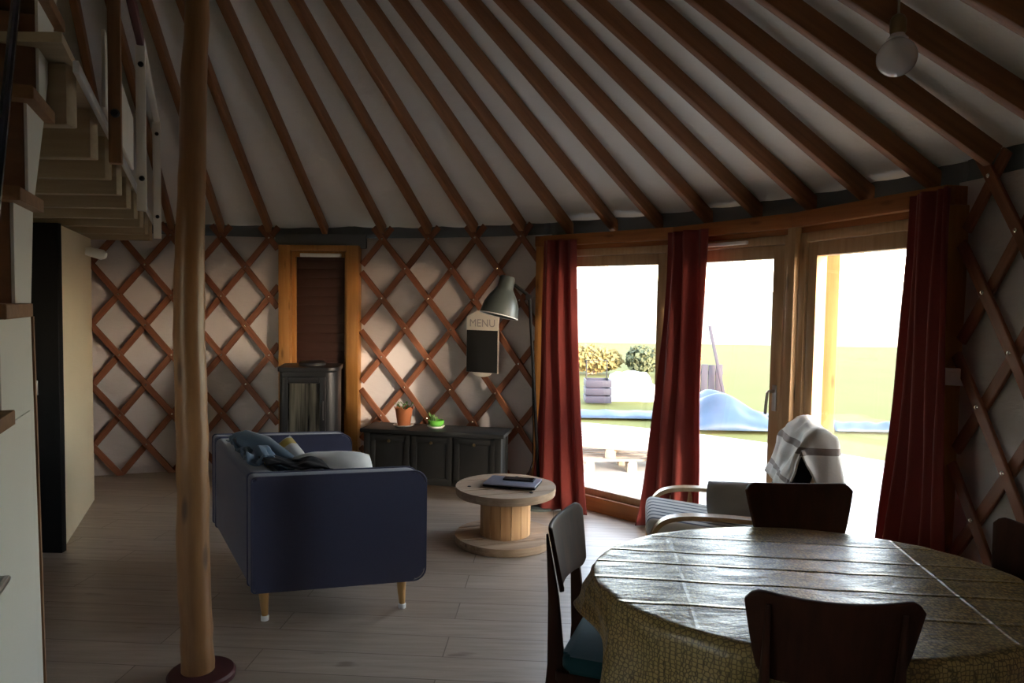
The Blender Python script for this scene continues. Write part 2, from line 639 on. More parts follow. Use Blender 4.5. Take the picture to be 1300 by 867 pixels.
liner('wall_left', -130, S0 + 0.9)
liner('wall_back', S1 - 0.9, A0 + 0.4)
liner('wall_right', A3 - 0.3, 140)
liner('wall_front', 140, 193)
liner('wall_front', 208, 230)
for zz in ((0.0, 1.02), (1.84, ZT + 0.01)):
    liner('wall_front', 193, 208, z0=zz[0], z1=zz[1])
for nm, a, b in (('trim_1', -130, A0), ('trim_2', A3, 230), ('trim_3', A0, A3)):
    liner(nm, a, b, M['gap_shade'], ZT - 0.01 if nm != 'trim_3' else ZT - 0.16, ZT + 0.16, RL + 0.02 if nm != 'trim_3' else R + 0.068)  # dark strips stand in for the shade where wall meets roof

RZ = ZT + 0.075                                 # rafter axis height above the ring


def roof_z(r, off=0.0):
    return RZ + (R - r) * SLOPE + off


bm = BM()


def roof_pt(u, v):
    az = 360 * u
    r = (R + 0.20) + (CROWN - 0.06 - R - 0.20) * v
    frac = (az - 85.6) / 6.0
    sag = 0.012 * math.sin(PI * (frac % 1.0)) + 0.010 * noise.noise(V((math.cos(rad(az)) * 6, math.sin(rad(az)) * 6, r * 2.2)))
    return ring(az, roof_z(r, 0.078 - sag), r)


add_grid(bm, 360, 26, roof_pt, wrap=True)
obj('ceiling', bm, M['canvas'], smooth=80, solid=0.01)['kind'] = 'structure'

bm = BM()
add_lathe(bm, [(CROWN - 0.06, 0), (CROWN + 0.02, -0.02), (CROWN + 0.02, 0.10), (CROWN - 0.06, 0.12)], 64,
          Matrix.Translation((CX, CY, roof_z(CROWN) - 0.05)))
bm.faces.ensure_lookup_table()
big = [f for f in bm.faces if len(f.verts) > 8]
bmesh.ops.delete(bm, geom=big, context='FACES')
obj('trim_4', bm, M['rafter'])['kind'] = 'structure'
bm = BM()
add_lathe(bm, [(CROWN - 0.02, 0), (CROWN * 0.8, 0.10), (CROWN * 0.45, 0.17), (0, 0.2)], 48, Matrix.Translation((CX, CY, roof_z(CROWN) + 0.07)))
t = NT('crown_cover')
s_ = t.bsdf((0.8, 0.8, 0.8), 0.8)
obj('trim_5', bm, M['canvas'])['kind'] = 'structure'

# ------------------------------------------------------------------ roof rafters
RAF = [(-39.4, 'hidden'), (-33.3, ''), (-27.2, ''), (-21.2, ''), (-15.2, ''), (-9.15, ''), (-3.0, ''), (4.4, ''), (12.1, ''), (18.5, ''), (25.0, ''), (31.6, '')]
LAB = {
    -39.4: 'brown roof rafter leftmost in view, seen over the raised mezzanine railing',
    -33.3: 'brown roof rafter second from the left, passing above the mezzanine',
    -27.2: 'brown roof rafter third from the left, just left of the white railing post',
    -21.2: 'brown roof rafter whose foot hides behind the far end of the mezzanine',
    -15.2: 'brown roof rafter whose foot is hidden behind the peeled log pole',
    -9.15: 'brown roof rafter with its foot just right of the log pole',
    -3.0: 'brown roof rafter with its foot at the left corner of the stove window frame',
    4.4: 'brown roof rafter landing above the middle of the narrow stove window',
    12.1: 'brown roof rafter landing on the first lattice crossing right of the stove window',
    18.5: 'brown roof rafter landing on the second lattice crossing right of the stove window',
    25.0: 'brown roof rafter landing on the lattice directly above the chalkboard, left of the lamp head',
    31.6: 'brown roof rafter landing on the last lattice crossing before the left red curtain',
    37.6: 'brown roof rafter ending above the left red curtain and left glazed bay',
    43.6: 'brown roof rafter ending above the middle of the left glazed bay',
    49.6: 'brown roof rafter ending over the left bay, just left of the middle red curtain',
    55.6: 'brown roof rafter ending above the middle red curtain',
    61.6: 'brown roof rafter ending above the handle door, middle bay',
    67.6: 'brown roof rafter ending above the mullion between door and right bay',
    73.6: 'brown roof rafter ending above the middle of the right glazed bay',
    79.6: 'brown roof rafter ending above the right red curtain',
    85.6: 'brown roof rafter landing on the lattice crossing at the upper right, behind the bulb',
    91.6: 'brown roof rafter crossing the top right corner, its foot out of the picture',
    97.6: 'brown roof rafter only clipping the very top right corner',
}
SC = math.hypot(1, SLOPE)
for k, az in enumerate(sorted(LAB)):
    a = rad(az)
    rf = R + 0.075 if 33 < az < 83 else R - 0.005
    p0, p1 = ring(az, roof_z(rf), rf), ring(az, roof_z(CROWN + 0.02), CROWN + 0.02)
    L = (p1 - p0).length
    bm = BM()
    w, h = 0.046, 0.088
    ph = k * 1.7

    def rp(u, v, w=w, h=h, L=L, ph=ph):
        poly = rrect(-w / 2, w / 2, -h / 2, h / 2, 0.007, 2)
        q = poly[int(round(u * len(poly))) % len(poly)]
        x = v * L
        return V((x, q[0] + 0.006 * math.sin(x * 1.3 + ph), q[1] + 0.004 * math.sin(x * 1.9 + ph * 2)))
    npoly = len(rrect(0, 1, 0, 1, 0.1, 2))
    add_grid(bm, npoly, 24, rp, wrap=True)
    be = [e for e in bm.edges if len(e.link_faces) == 1]
    bmesh.ops.holes_fill(bm, edges=be)
    x = (p1 - p0).normalized()
    y = V((math.cos(a), -math.sin(a), 0))
    z = x.cross(y)
    if z.z < 0:
        y = -y
        z = x.cross(y)
    m = Matrix((x, y, z)).transposed().to_4x4()
    m.translation = p0
    tag(obj('roof_rafter', bm, M['rafter'], matrix=m), LAB[az], 'rafter', 'roof rafters')

for k in range(7):                               # the roof goes on beyond the picture
    az = 103.6 + 6 * k
    bm = BM()
    add_bar(bm, ring(az, roof_z(R - 0.005), R - 0.005), ring(az, roof_z(CROWN + 0.02), CROWN + 0.02), 0.046, 0.088, bev=0.005)
    obj('trim_%d' % (40 + k), bm, M['rafter'])['kind'] = 'structure'

# ------------------------------------------------------------------ lattice walls
bolt_me = None


def lattice(label, az0, half, s, amin, amax, rows, wid=0.052, top=(1,)):
    """crossed laths on the ring: az0 carries a top joint, half = half the joint spacing"""
    mid = (amin + amax) / 2
    t = thing('lattice_panel', label, 'lattice wall', ring(mid, 0), -rad(mid), 'lattice wall panels')
    Minv = TM[t.name].inverted()

    def node(i, k):
        return az0 + i * half, ZT - (k - 1) * s
    i0, i1 = math.floor((amin - az0) / half) - rows, math.ceil((amax - az0) / half) + rows
    for sgn, off in ((1, -0.012), (-1, 0.006)):
        for i in range(i0, i1 + 1):
            if (i % 2) != 0:
                continue
            pts = []
            kk = 0.62
            while kk <= rows + 0.16:
                az = az0 + (i + sgn * (kk - 1)) * half
                if amin <= az <= amax:
                    pts.append((az, max(0.004, ZT - (kk - 1) * s)))
                kk += 0.125
            if len(pts) < 4:
                continue
            bm = BM()
            rr = R + off
            th = 0.014
            rows_v = []
            for j, (az, z) in enumerate(pts):
                a, b = pts[max(j - 1, 0)], pts[min(j + 1, len(pts) - 1)]
                tg = (ring(b[0], b[1]) - ring(a[0], a[1])).normalized()
                n = ring(az, 0, 1) - V((CX, CY, 0))
                sd = n.cross(tg).normalized()
                c = ring(az, z, rr)
                ww = wid * 0.5
                rows_v.append([bm.verts.new(Minv @ (c + sd * (ww * q[0]) + n * (th * 0.5 * q[1]))) for q in ((-1, -0.6), (-0.85, -1), (0.85, -1), (1, -0.6), (1, 1), (-1, 1))])
            for ra, rb in zip(rows_v, rows_v[1:]):
                for q in range(6):
                    bm.faces.new((ra[q], ra[(q + 1) % 6], rb[(q + 1) % 6], rb[q]))
            bm.faces.new(rows_v[0][::-1])
            bm.faces.new(rows_v[-1])
            # local x along the lath for the grain
            pa = sum((v.co for v in rows_v[0]), V()) / 6
            pb = sum((v.co for v in rows_v[-1]), V()) / 6
            x = (pb - pa).normalized()
            y = V((0, 1, 0))
            y = (y - x * y.dot(x)).normalized()
            mm = Matrix((x, y, x.cross(y))).transposed().to_4x4()
            mm.translation = pa
            bm.transform(mm.inverted())
            obj('lath', bm, M['lath'], t, matrix=mm)
    first = None
    for k in range(1, rows + 1):
        for i in range(i0, i1 + 1):
            if (i + k) % 2 == 0:
                continue
            az, z = node(i, k)
            if not (amin + 0.3 <= az <= amax - 0.3) or z < 0.03:
                continue
            if first is None:
                bm = BM()
                add_lathe(bm, [(0.0095, -0.004), (0.0095, 0.002), (0.006, 0.006), (0, 0.007)], 8,
                          Matrix.Rotation(PI / 2, 4, 'X'))
                o = obj('bolt', bm, M['bolt'], t)
                first = o
            else:
                o = first.copy()
                COL.objects.link(o)
            o.matrix_local = Minv @ (Matrix.Translation(ring(az, z, R - 0.02)) @ Matrix.Rotation(-rad(az), 4, 'Z'))
    return t


lattice('brown lattice wall panel between the cream partition and the stove window, behind the log pole', -9.15, 3.05, 0.2560, -24.6, S0 - 0.1, 9)
lattice('brown lattice wall panel behind the dark chest and floor lamp', 12.1, 3.23, 0.2545, S1 + 0.1, A0 - 0.1, 9)
lattice('brown lattice wall panel at the right edge, beyond the right red curtain', 85.6, 2.42, 0.2288, A3 + 0.8, 124.0, 9)

# timber post that ends the lattice at the partition
bm = BM()
p = ring(-25.2, 0, R - 0.02)
add_box(bm, (p.x, p.y, 0.98), (0.065, 0.05, 1.96), rad(25), 0.004)
obj('trim_6', bm, M['frame_z'])['kind'] = 'structure'


# ------------------------------------------------------------------ glazed bays
def chord(a, b, r=R):
    """frame whose x runs along the chord a->b, y outwards, origin at its start on the floor"""
    p, q = ring(a, 0, r), ring(b, 0, r)
    x = (q - p).normalized()
    z = V((0, 0, 1))
    y = z.cross(x)
    m = Matrix((x, y, z)).transposed().to_4x4()
    m.translation = p
    return m, (q - p).length


ZH = 1.925                                      # underside of the header boards
RW = R - 0.01


def rect_frame(parent, name, x0, x1, z0, z1, w, y0, y1, wt=None, wb=None, mz=None, mx=None, bev=0.004):
    """four members of a rectangular frame as one mesh"""
    wt = w if wt is None else wt
    wb = w if wb is None else wb
    bm = BM()
    yc, dy = (y0 + y1) / 2, abs(y1 - y0)
    for xa in (x0, x1 - w):
        add_box(bm, (xa + w / 2, yc, (z0 + z1) / 2), (w, dy, z1 - z0), None, bev)
    add_box(bm, ((x0 + x1) / 2, yc, z1 - wt / 2), (x1 - x0 - 2 * w, dy * 0.98, wt), None, bev)
    add_box(bm, ((x0 + x1) / 2, yc, z0 + wb / 2), (x1 - x0 - 2 * w, dy * 0.98, wb), None, bev)
    return obj(name, bm, mz or M['bay_z'], parent)


def bay(no, a, b, door):
    m, L = chord(a, b, RW)
    t = thing('window_%d' % no, None, None, m.translation, math.atan2(m[1][0], m[0][0]), kind='structure')
    rect_frame(t, 'window_frame', 0.03, L - 0.03, 0.0, ZH, 0.055, -0.03, 0.075, 0.05, 0.05)
    sw = 0.085 if door else 0.07
    rect_frame(t, 'sash', 0.088, L - 0.088, 0.055, ZH - 0.053, sw, -0.015, 0.05, 0.075, 0.10)
    bm = BM()
    add_box(bm, (L / 2, 0.02, (0.155 + ZH - 0.128) / 2), (L - 0.176 - 2 * sw + 0.02, 0.022, ZH - 0.128 - 0.155 + 0.02))
    obj('pane', bm, M['glass'], t)
    if door:
        bm = BM()
        xh = L - 0.088 - sw / 2
        add_box(bm, (xh, -0.019, 1.0), (0.03, 0.008, 0.15), None, 0.003)
        add_tube(bm, [(xh, -0.022, 1.04), (xh, -0.065, 1.04), (xh - 0.006, -0.07, 1.03), (xh - 0.014, -0.07, 0.96), (xh - 0.02, -0.066, 0.91)], 0.009, 8)
        obj('handle', bm, M['steel'], t)
        bm = BM()
        add_box(bm, (0.46 * L, -0.046, ZH - 0.026), (0.36, 0.022, 0.022), None, 0.004)
        obj('trickle_vent', bm, M['white'], t)
    bm = BM()
    add_box(bm, (L / 2, -0.045, 0.055), (L - 0.1, 0.03, 0.11), None, 0.004)
    obj('window_sill', bm, M['header'], t)
    return t


bay(1, A0, A1, False)
bay(2, A1, A2, True)
bay(3, A2, A3, False)
m, L = chord(192.6, 208.4, RW)
t = thing('window_5', None, None, m.translation, math.atan2(m[1][0], m[0][0]), kind='structure')  # unseen window added behind the camera for fill light
rect_frame(t, 'window_frame', 0.0, L, 1.0, 1.86, 0.06, -0.03, 0.075, 0.06, 0.06)
bm = BM()
add_box(bm, (L / 2, 0.02, 1.43), (L - 0.10, 0.022, 0.76))
obj('pane', bm, M['glass'], t)
n_ = 7
for az, w in ((A0, 0.075), (A1, 0.07), (A2, 0.06), (A3, 0.085)):
    bm = BM()
    p = ring(az, 0, RW + 0.01)
    add_box(bm, (0, 0, 0.98), (w, 0.16, 1.96), None, 0.005)
    o = obj('trim_%d' % n_, bm, M['frame_z'] if az in (A0, A3) else M['bay_z'], matrix=Matrix.Translation(p) @ Matrix.Rotation(-rad(az), 4, 'Z'))
    o['kind'] = 'structure'
    n_ += 1
for a, b in ((A0 - 0.6, A1), (A1, A2), (A2, A3 + 0.7)):
    m, L = chord(a, b, RW - 0.045)
    bm = BM()
    add_box(bm, (L / 2, 0, (ZH + 2.03) / 2 + 0.02), (L + 0.01, 0.05, 2.03 - ZH - 0.025), None, 0.004)
    o = obj('trim_%d' % n_, bm, M['header'], matrix=m)
    o['kind'] = 'structure'
    n_ += 1
    bm = BM()
    add_box(bm, (L / 2, 0.07, (ZH + 2.04) / 2), (L - 0.01, 0.10, 2.04 - ZH), None, 0.003)
    o = obj('trim_%d' % n_, bm, M['header'], matrix=m)
    o['kind'] = 'structure'
    n_ += 1

# narrow window behind the stove, shut with a dark panel
m, L = chord(S0, S1, RW)
t = thing('window_4', None, None, m.translation, math.atan2(m[1][0], m[0][0]), kind='structure')
rect_frame(t, 'window_frame', 0.0, L, 0.0, 1.99, 0.105, -0.05, 0.08, 0.05, 0.10, M['frame_z'])
rect_frame(t, 'sash', 0.105, L - 0.105, 0.10, 1.94, 0.03, 0.0, 0.06, 0.05, 0.06, M['frame_z'])
bm = BM()
add_box(bm, (L / 2, 0.05, 2.03), (L + 0.10, 0.08, 0.12), None, 0.004)
obj('lintel', bm, M['gap_shade'], t)
bm = BM()
add_box(bm, (L / 2, 0.045, 1.02), (L - 0.25, 0.02, 1.84))
for k in range(22):
    add_box(bm, (L / 2, 0.034, 0.15 + k * 0.08), (L - 0.27, 0.008, 0.072), None, 0.003)
obj('shutter', bm, M['brownpanel'], t)
bm = BM()
add_box(bm, (L / 2 + 0.01, -0.012, 1.905), (0.36, 0.03, 0.032), None, 0.005)
obj('trickle_vent', bm, M['white'], t)

# ------------------------------------------------------------------ mezzanine, partition, staircase
ED = V((-0.403, 0.915, 0)).normalized()          # direction of the mezzanine edge, away from the eye


def edge(y, z=0.0, off=0.0):
    """point on the mezzanine's outer edge at depth y, moved off metres into the room"""
    return V((-0.265 - 0.44 * y, y, z)) + V((0.915, 0.403, 0)) * off


t = thing('mezzanine', 'pale wooden mezzanine platform on joists, at upper left behind the log pole', 'mezzanine', edge(3.5, 1.93))
ys = [1.86, 2.29, 2.68, 3.09, 3.56, 4.02, 4.50, 5.02, 5.55]
for y in ys:
    bm = BM()
    p = edge(y, 2.0, -0.03)
    lft = max(p.x - 1.5, CX - math.sqrt(max(0.1, (R - 0.12) ** 2 - (y - CY) ** 2)))
    mm = Matrix.Translation((lft, y, 1.945))
    add_box(bm, ((p.x - lft) / 2, 0, 0.075), (p.x - lft, 0.045, 0.15), None, 0.004)
    mm = TM[t.name].inverted() @ mm
    obj('joist', bm, M['ply'], t, matrix=mm)
bm = BM()
pts = [edge(1.70, 0, -0.02), edge(5.72, 0, -0.02)]
poly = [(pts[0].x, pts[0].y), (pts[1].x, pts[1].y)]
for az in (-30, -36, -42, -48, -54, -60, -66):
    q = ring(az, 0, R - 0.14)
    poly.append((q.x, q.y))
poly += [(-3.2, 1.70)]
add_prism(bm, poly, 2.096, 2.118)
obj('deck_boards', bm, M['ply'], t, world=True)
bm = BM()
add_bar(bm, edge(1.75, 2.06), edge(5.70, 2.06), 0.014, 0.03, bev=0.004)
obj('edge_strip', bm, M['aluminium'], t, world=True)
for y, mt, w, zt in ((2.27, 'post_brown', 0.036, 3.0), (3.50, 'white_wood', 0.042, 2.70), (5.15, 'white_wood', 0.05, 2.74)):
    bm = BM()
    p = edge(y, 0, 0.035)
    add_box(bm, (0, 0, 0), (w, w, zt - 1.93), None, 0.004)
    z0 = 1.93
    mm = TM[t.name].inverted() @ Matrix.Translation((p.x, p.y, (z0 + zt) / 2)) @ Matrix.Rotation(rad(23.7), 4, 'Z')
    po = obj('railing_post', bm, M[mt], t, matrix=mm)
    bm = BM()
    for zz in (2.08, zt - 0.09 if zt < 2.9 else 2.45):
        add_lathe(bm, [(0.013, 0), (0.013, 0.006), (0.008, 0.012), (0, 0.013)], 10,
                  Matrix.Translation((w * 0.05, -w * 0.5, zz - (z0 + zt) / 2)) @ Matrix.Rotation(PI / 2, 4, 'X'))
    obj('bolt', bm, M['iron'], po)
bm = BM()
add_bar(bm, edge(1.9, 2.66, 0.035), edge(3.55, 2.73, 0.035), 0.03, 0.06, bev=0.006)
obj('top_rail', bm, M['maroon'], t, world=True)
bm = BM()
add_bar(bm, edge(3.52, 2.725, 0.035), edge(5.7, 2.765, 0.035), 0.035, 0.05, bev=0.006)
obj('top_rail', bm, M['white_wood'], t, world=True)
bm = BM()
add_bar(bm, edge(2.32, 2.23, 0.0), edge(3.44, 2.23, 0.0), 0.012, 0.24, bev=0.003)
obj('infill_panel', bm, M['white_wood'], t, world=True)

# partition: a cream wall running away from the eye, with a black door at its near end
bm = BM()
pa, pb = V((-2.665, 4.30, 0)), V((-3.10, 5.395, 0))
d = (pb - pa).normalized()
nrm = V((d.y, -d.x, 0))
add_bar(bm, pa + V((0, 0, 0.97)) - nrm * 0.04, pb + V((0, 0, 0.97)) - nrm * 0.04, 0.08, 1.94, bev=0.003)
obj('wall_partition', bm, M['cream'])['kind'] = 'structure'
bm = BM()
add_box(bm, (-3.115, 4.275, 0.97), (0.95, 0.045, 1.94), None, 0.003)
dr = thing('door_1', None, None, (-3.115, 4.275, 0), 0, kind='structure')
obj('door_panel', bm, M['black'], dr, world=True)
bm = BM()
add_box(bm, (-2.775, 4.25, 0.98), (0.022, 0.012, 0.085), None, 0.003)
obj('lock_plate', bm, M['steel'], dr, world=True)
bm = BM()
add_box(bm, (-2.772, 4.25, 0.26), (0.02, 0.012, 0.10), None, 0.003)
add_tube(bm, [(-2.772, 4.243, 0.21), (-2.772, 4.243, 0.31)], 0.007, 8)
obj('hinge', bm, M['iron'], dr, world=True)
bm = BM()
add_box(bm, (-3.25, 5.42, 1.80), (0.12, 0.05, 0.24), rad(22), 0.004)
obj('trim_30', bm, M['post_brown'])['kind'] = 'structure'
t = thing('wall_spotlight', 'small white spotlight at the top of the cream partition', 'lamp', (-2.955, 5.12, 1.82))
bm = BM()
add_lathe(bm, [(0.0, -0.05), (0.032, -0.05), (0.036, 0.05), (0.02, 0.075), (0, 0.078)], 20, Matrix.Translation((0.05, -0.02, 0.0)) @ Matrix.Rotation(rad(105), 4, 'Y') @ Matrix.Rotation(rad(-10), 4, 'X'))
obj('lamp_head', bm, M['white'], t)
bm = BM()
add_tube(bm, [(0.04, 0.0, 0.0), (0.0, 0.0, 0.03), (-0.02, 0.01, 0.03)], 0.012, 8)
obj('bracket', bm, M['white'], t)

# staircase of boxes rising away from the eye
KX, KS = -0.36, -0.42


def sp(y, z=0.0, off=0.0):
    return V((KX + KS * y, y, z)) + V((0.922, 0.387, 0)) * off


t = thing('staircase', 'steep cream boxed staircase with brown treads at the left edge', 'staircase', sp(1.45, 0, -0.3))
SD = V((KS, 1, 0)).normalized()
SN = V((0.922, 0.387, 0))
steps = [(1.165, 1.375, 1.305), (1.33, 1.535, 1.505), (1.445, 1.655, 1.735), (1.575, 1.80, 1.965), (1.70, 1.95, 2.235), (1.84, 2.10, 2.47)]
frm = Matrix((SD, V((0, 0, 1)), SN)).transposed().to_4x4()    # prism frame: x along the flight, y up, z into the room


def along(y):
    return (y - 1.0) / SD.y


frm.translation = sp(1.0)
bm = BM()
poly = [(along(1.05), 0.0), (along(1.72), 0.0), (along(1.62), 1.475), (along(1.66), 1.71), (along(1.79), 1.94), (along(1.93), 2.21),
        (along(2.05), 2.45), (along(1.885), 2.45), (along(1.885), 2.21), (along(1.745), 2.21), (along(1.745), 1.94), (along(1.62), 1.94), (along(1.62), 1.71),
        (along(1.49), 1.71), (along(1.49), 1.48), (along(1.375), 1.48), (along(1.375), 1.28), (along(1.05), 1.28)]
add_prism(bm, poly, -0.028, -0.022, frm)
obj('side_panel', bm, M['white_panel'], t, world=True)
bm = BM()
add_prism(bm, [(along(1.72) + 0.002, 0.0), (along(1.72) + 0.014, 0.0), (along(1.62) + 0.014, 1.475), (along(1.62) + 0.002, 1.475)], -0.60, -0.018, frm)
obj('end_panel', bm, M['post_brown'], t, world=True)
for (y0, y1, z), yr in zip(steps, (1.375, 1.49, 1.62, 1.745, 1.885, 2.02)):
    bm = BM()
    add_prism(bm, [(along(y0), z - 0.028), (along(y1), z - 0.028), (along(y1), z), (along(y0), z)], -0.62, 0.0, frm, 0.003)
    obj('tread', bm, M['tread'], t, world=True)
    bm = BM()
    add_prism(bm, [(along(yr) - 0.003, z), (along(yr) + 0.012, z), (along(yr) + 0.012, z + 0.205), (along(yr) - 0.003, z + 0.205)], -0.62, -0.0285, frm)
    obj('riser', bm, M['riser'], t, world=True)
bm = BM()
add_prism(bm, [(along(1.06), 0.02), (along(1.62), 0.02), (along(1.585), 1.272), (along(1.06), 1.272)], -0.0218, -0.0178, frm, 0.001)
dd = obj('cupboard_door', bm, M['white_panel'], t, world=True)
bm = BM()
hp = sp(1.31, 0.985, 0.0)
ph = [sp(1.07, 1.045, -0.018), sp(1.07, 1.045, 0.022), sp(1.20, 1.045, 0.022), sp(1.20, 1.045, -0.018)]
add_tube(bm, ph, 0.006, 8)
obj('door_handle', bm, M['steel'], dd, world=True)
for (q0, q1, rr) in (((-0.715, 1.0, 1.55), (-0.86, 1.34, 2.36), 0.0068), ((-0.80, 1.08, 1.85), (-0.93, 1.38, 2.6), 0.0068)):
    bm = BM()
    q0, q1 = V(q0), V(q1)
    add_tube(bm, [q0 + V((-0.12, 0, -0.12)), q0 + V((-0.02, 0, -0.06)), q0, q0.lerp(q1, 0.35), q0.lerp(q1, 0.7), q1, q1 + V((-0.10, 0.05, 0.06))], rr, 10)
    obj('handrail', bm, M['rail_dark'], t, world=True)

# ------------------------------------------------------------------ log pole under the crown ring
PX, PY = -1.224, 2.86
t = thing('log_pole', 'tall peeled log pole standing in a dark round foot, left of the sofa', 'pole', (PX, PY, 0))
bm = BM()
prof = [(862, 230.5, 271), (800, 229.5, 269), (700, 226.5, 266.5), (600, 224.5, 264), (500, 222.3, 261), (400, 221.5, 260), (300, 223.5, 258.5),
        (200, 228, 261), (100, 231.5, 263), (0, 235.3, 264.8)]
pts, rs = [], []
for y_, xa, xb in prof:
    z = HC + (383.9 - 0.0161 * 400 - y_) / FPX * PY
    # undo the slight roll and pitch of the camera
    cxp = (xa + xb) / 2 - 650
    dy = y_ - 433.5
    u = math.cos(RO) * cxp + math.sin(RO) * dy
    vv = -math.sin(RO) * cxp + math.cos(RO) * dy
    yy = math.cos(TH) + (-vv / FPX) * math.sin(TH)
    zz = -math.sin(TH) + (-vv / FPX) * math.cos(TH)
    k = PY / yy
    pts.append(V((u / FPX * k - PX, 0, HC + zz * k)))
    rs.append((xb - xa) / 2 / FPX * k * 0.985)
pts[0].z = 0.012
pts += [V((pts[-1].x + 0.005, 0, 3.3)), V((pts[-1].x + 0.008, 0, roof_z(CROWN) - 0.06))]
rs += [0.043, 0.042]
# resample smoothly
fine_p, fine_r = [], []
for i in range(len(pts) - 1):
    for q in range(4):
        s = q / 4
        fine_p.append(pts[i].lerp(pts[i + 1], s) + V((0.003 * math.sin(i * 2.1 + q), 0.004 * math.cos(i * 1.3 + q), 0)))
        fine_r.append(rs[i] * (1 - s) + rs[i + 1] * s + 0.0012 * math.sin(i * 3.3 + q * 1.9))
fine_p.append(pts[-1])
fine_r.append(rs[-1])
add_tube(bm, fine_p, fine_r, 24)
obj('pole_shaft', bm, M['log'], t, smooth=60)
bm = BM()
add_lathe(bm, [(0.128, 0.0), (0.130, 0.02), (0.122, 0.03), (0.07, 0.032)], 40)
obj('pole_foot', bm, M['maroon'], t)

# ------------------------------------------------------------------ sofa
NB, NF, FB, FF = V((-1.178, 3.305, 0)), V((-0.405, 3.51, 0)), V((-1.79, 4.365, 0)), V((-1.03, 4.535, 0))
SWD, SLN = 0.795, 1.225


def smap(s, q, z):
    s, q = s / SWD, q / SLN
    p = NB * (1 - s) * (1 - q) + NF * s * (1 - q) + FB * (1 - s) * q + FF * s * q
    return V((p.x, p.y, z))


def warp(bm):
    for v in bm.verts:
        v.co = smap(v.co.x, v.co.y, v.co.z)
    return bm


c0 = (NB + NF + FB + FF) / 4
sofa = thing('sofa', 'navy blue fabric sofa on pale wooden legs, strewn with cushions and clothes', 'sofa', c0)
zx = Matrix(((1, 0, 0, 0), (0, 0, 1, 0), (0, 1, 0, 0), (0, 0, 0, 1)))    # prism (x, z) extruded along y
ZA = 0.70


def arm(y0, y1):
    bm = BM()
    add_prism(bm, rrect(0, SWD, 0.165, ZA, (0.015, 0.06, 0.06, 0.02), 8), y0, y1, zx, 0.014)
    o = obj('armrest', warp(bm), M['navy'], sofa, world=True)
    bm = BM()
    for yy in (y0 + 0.004, y1 - 0.004):
        out = rrect(-0.002, SWD + 0.002, 0.163, ZA + 0.002, (0.015, 0.06, 0.06, 0.02), 8)
        add_tube(bm, [V((p[0], yy, p[1])) for p in out], 0.0045, 6, closed=True)
    obj('piping', warp(bm), M['navy'], o, world=True)


arm(0.0, 0.11)
arm(SLN - 0.11, SLN)
bm = BM()
add_prism(bm, rrect(0.0, 0.15, 0.17, ZA - 0.005, (0.012, 0.012, 0.05, 0.03), 6), 0.113, SLN - 0.113, zx, 0.006)
obj('backrest', warp(bm), M['navy'], sofa, world=True)
bm = BM()
add_box(bm, (SWD / 2 + 0.06, SLN / 2, 0.245), (SWD - 0.14, SLN - 0.23, 0.13), None, 0.02)
obj('seat_base', warp(bm), M['navy'], sofa, world=True)
for k in range(2):
    bm = BM()
    ln = (SLN - 0.23) / 2
    add_box(bm, (SWD / 2 + 0.07, 0.115 + ln * (k + 0.5), 0.375), (SWD - 0.16, ln - 0.006, 0.13), None, 0.045, 4)
    obj('seat_cushion', warp(bm), M['navy'], sofa, world=True)
for (s, q) in ((0.065, 0.085), (SWD - 0.085, 0.085), (0.26, SLN - 0.10), (SWD - 0.085, SLN - 0.08)):
    bm = BM()
    a, b = smap(s, q, 0.17), smap(s + 0.006, q, 0.0)
    add_tube(bm, [b + V((0, 0, 0.022)), b.lerp(a, 0.5), a], [0.0145, 0.020, 0.026], 16)
    lg = obj('leg', bm, M['leg_wood'], sofa, world=True)
    bm = BM()
    add_lathe(bm, [(0.0185, 0.0), (0.019, 0.02), (0.016, 0.024)], 14, Matrix.Translation(b))
    obj('foot_cap', bm, M['white'], lg, world=True)

# what lies on the sofa
def pose(loc, rx=0, ry=0, rz=0):
    return Matrix.Translation(V(loc)) @ Matrix.Rotation(rad(rz), 4, 'Z') @ Matrix.Rotation(rad(ry), 4, 'Y') @ Matrix.Rotation(rad(rx), 4, 'X')


bm = BM()
add_pillow(bm, 0.225, 0.16, 0.115, Matrix.Identity(4), seed=1.0)
tag(obj('cushion', bm, M['pillow'], matrix=pose((-0.925, 3.73, 0.595), 48, 0, 13)), 'light grey pillow lying on the sofa behind its near arm', 'cushion', 'sofa cushions')
M['yellow'] = mat_stripes('white_and_yellow_fabric', (0.72, 0.72, 0.70), [(0.62, (0.62, 0.45, 0.05)), (0.85, (0.72, 0.72, 0.70))], 0, 3.2)
bm = BM()
add_pillow(bm, 0.17, 0.15, 0.06, Matrix.Identity(4), seed=4.0)
tag(obj('cushion', bm, M['yellow'], matrix=pose((-1.235, 3.97, 0.60), 58, 18, -52)), 'white cushion with a yellow corner leaning on the sofa back', 'cushion', 'sofa cushions')


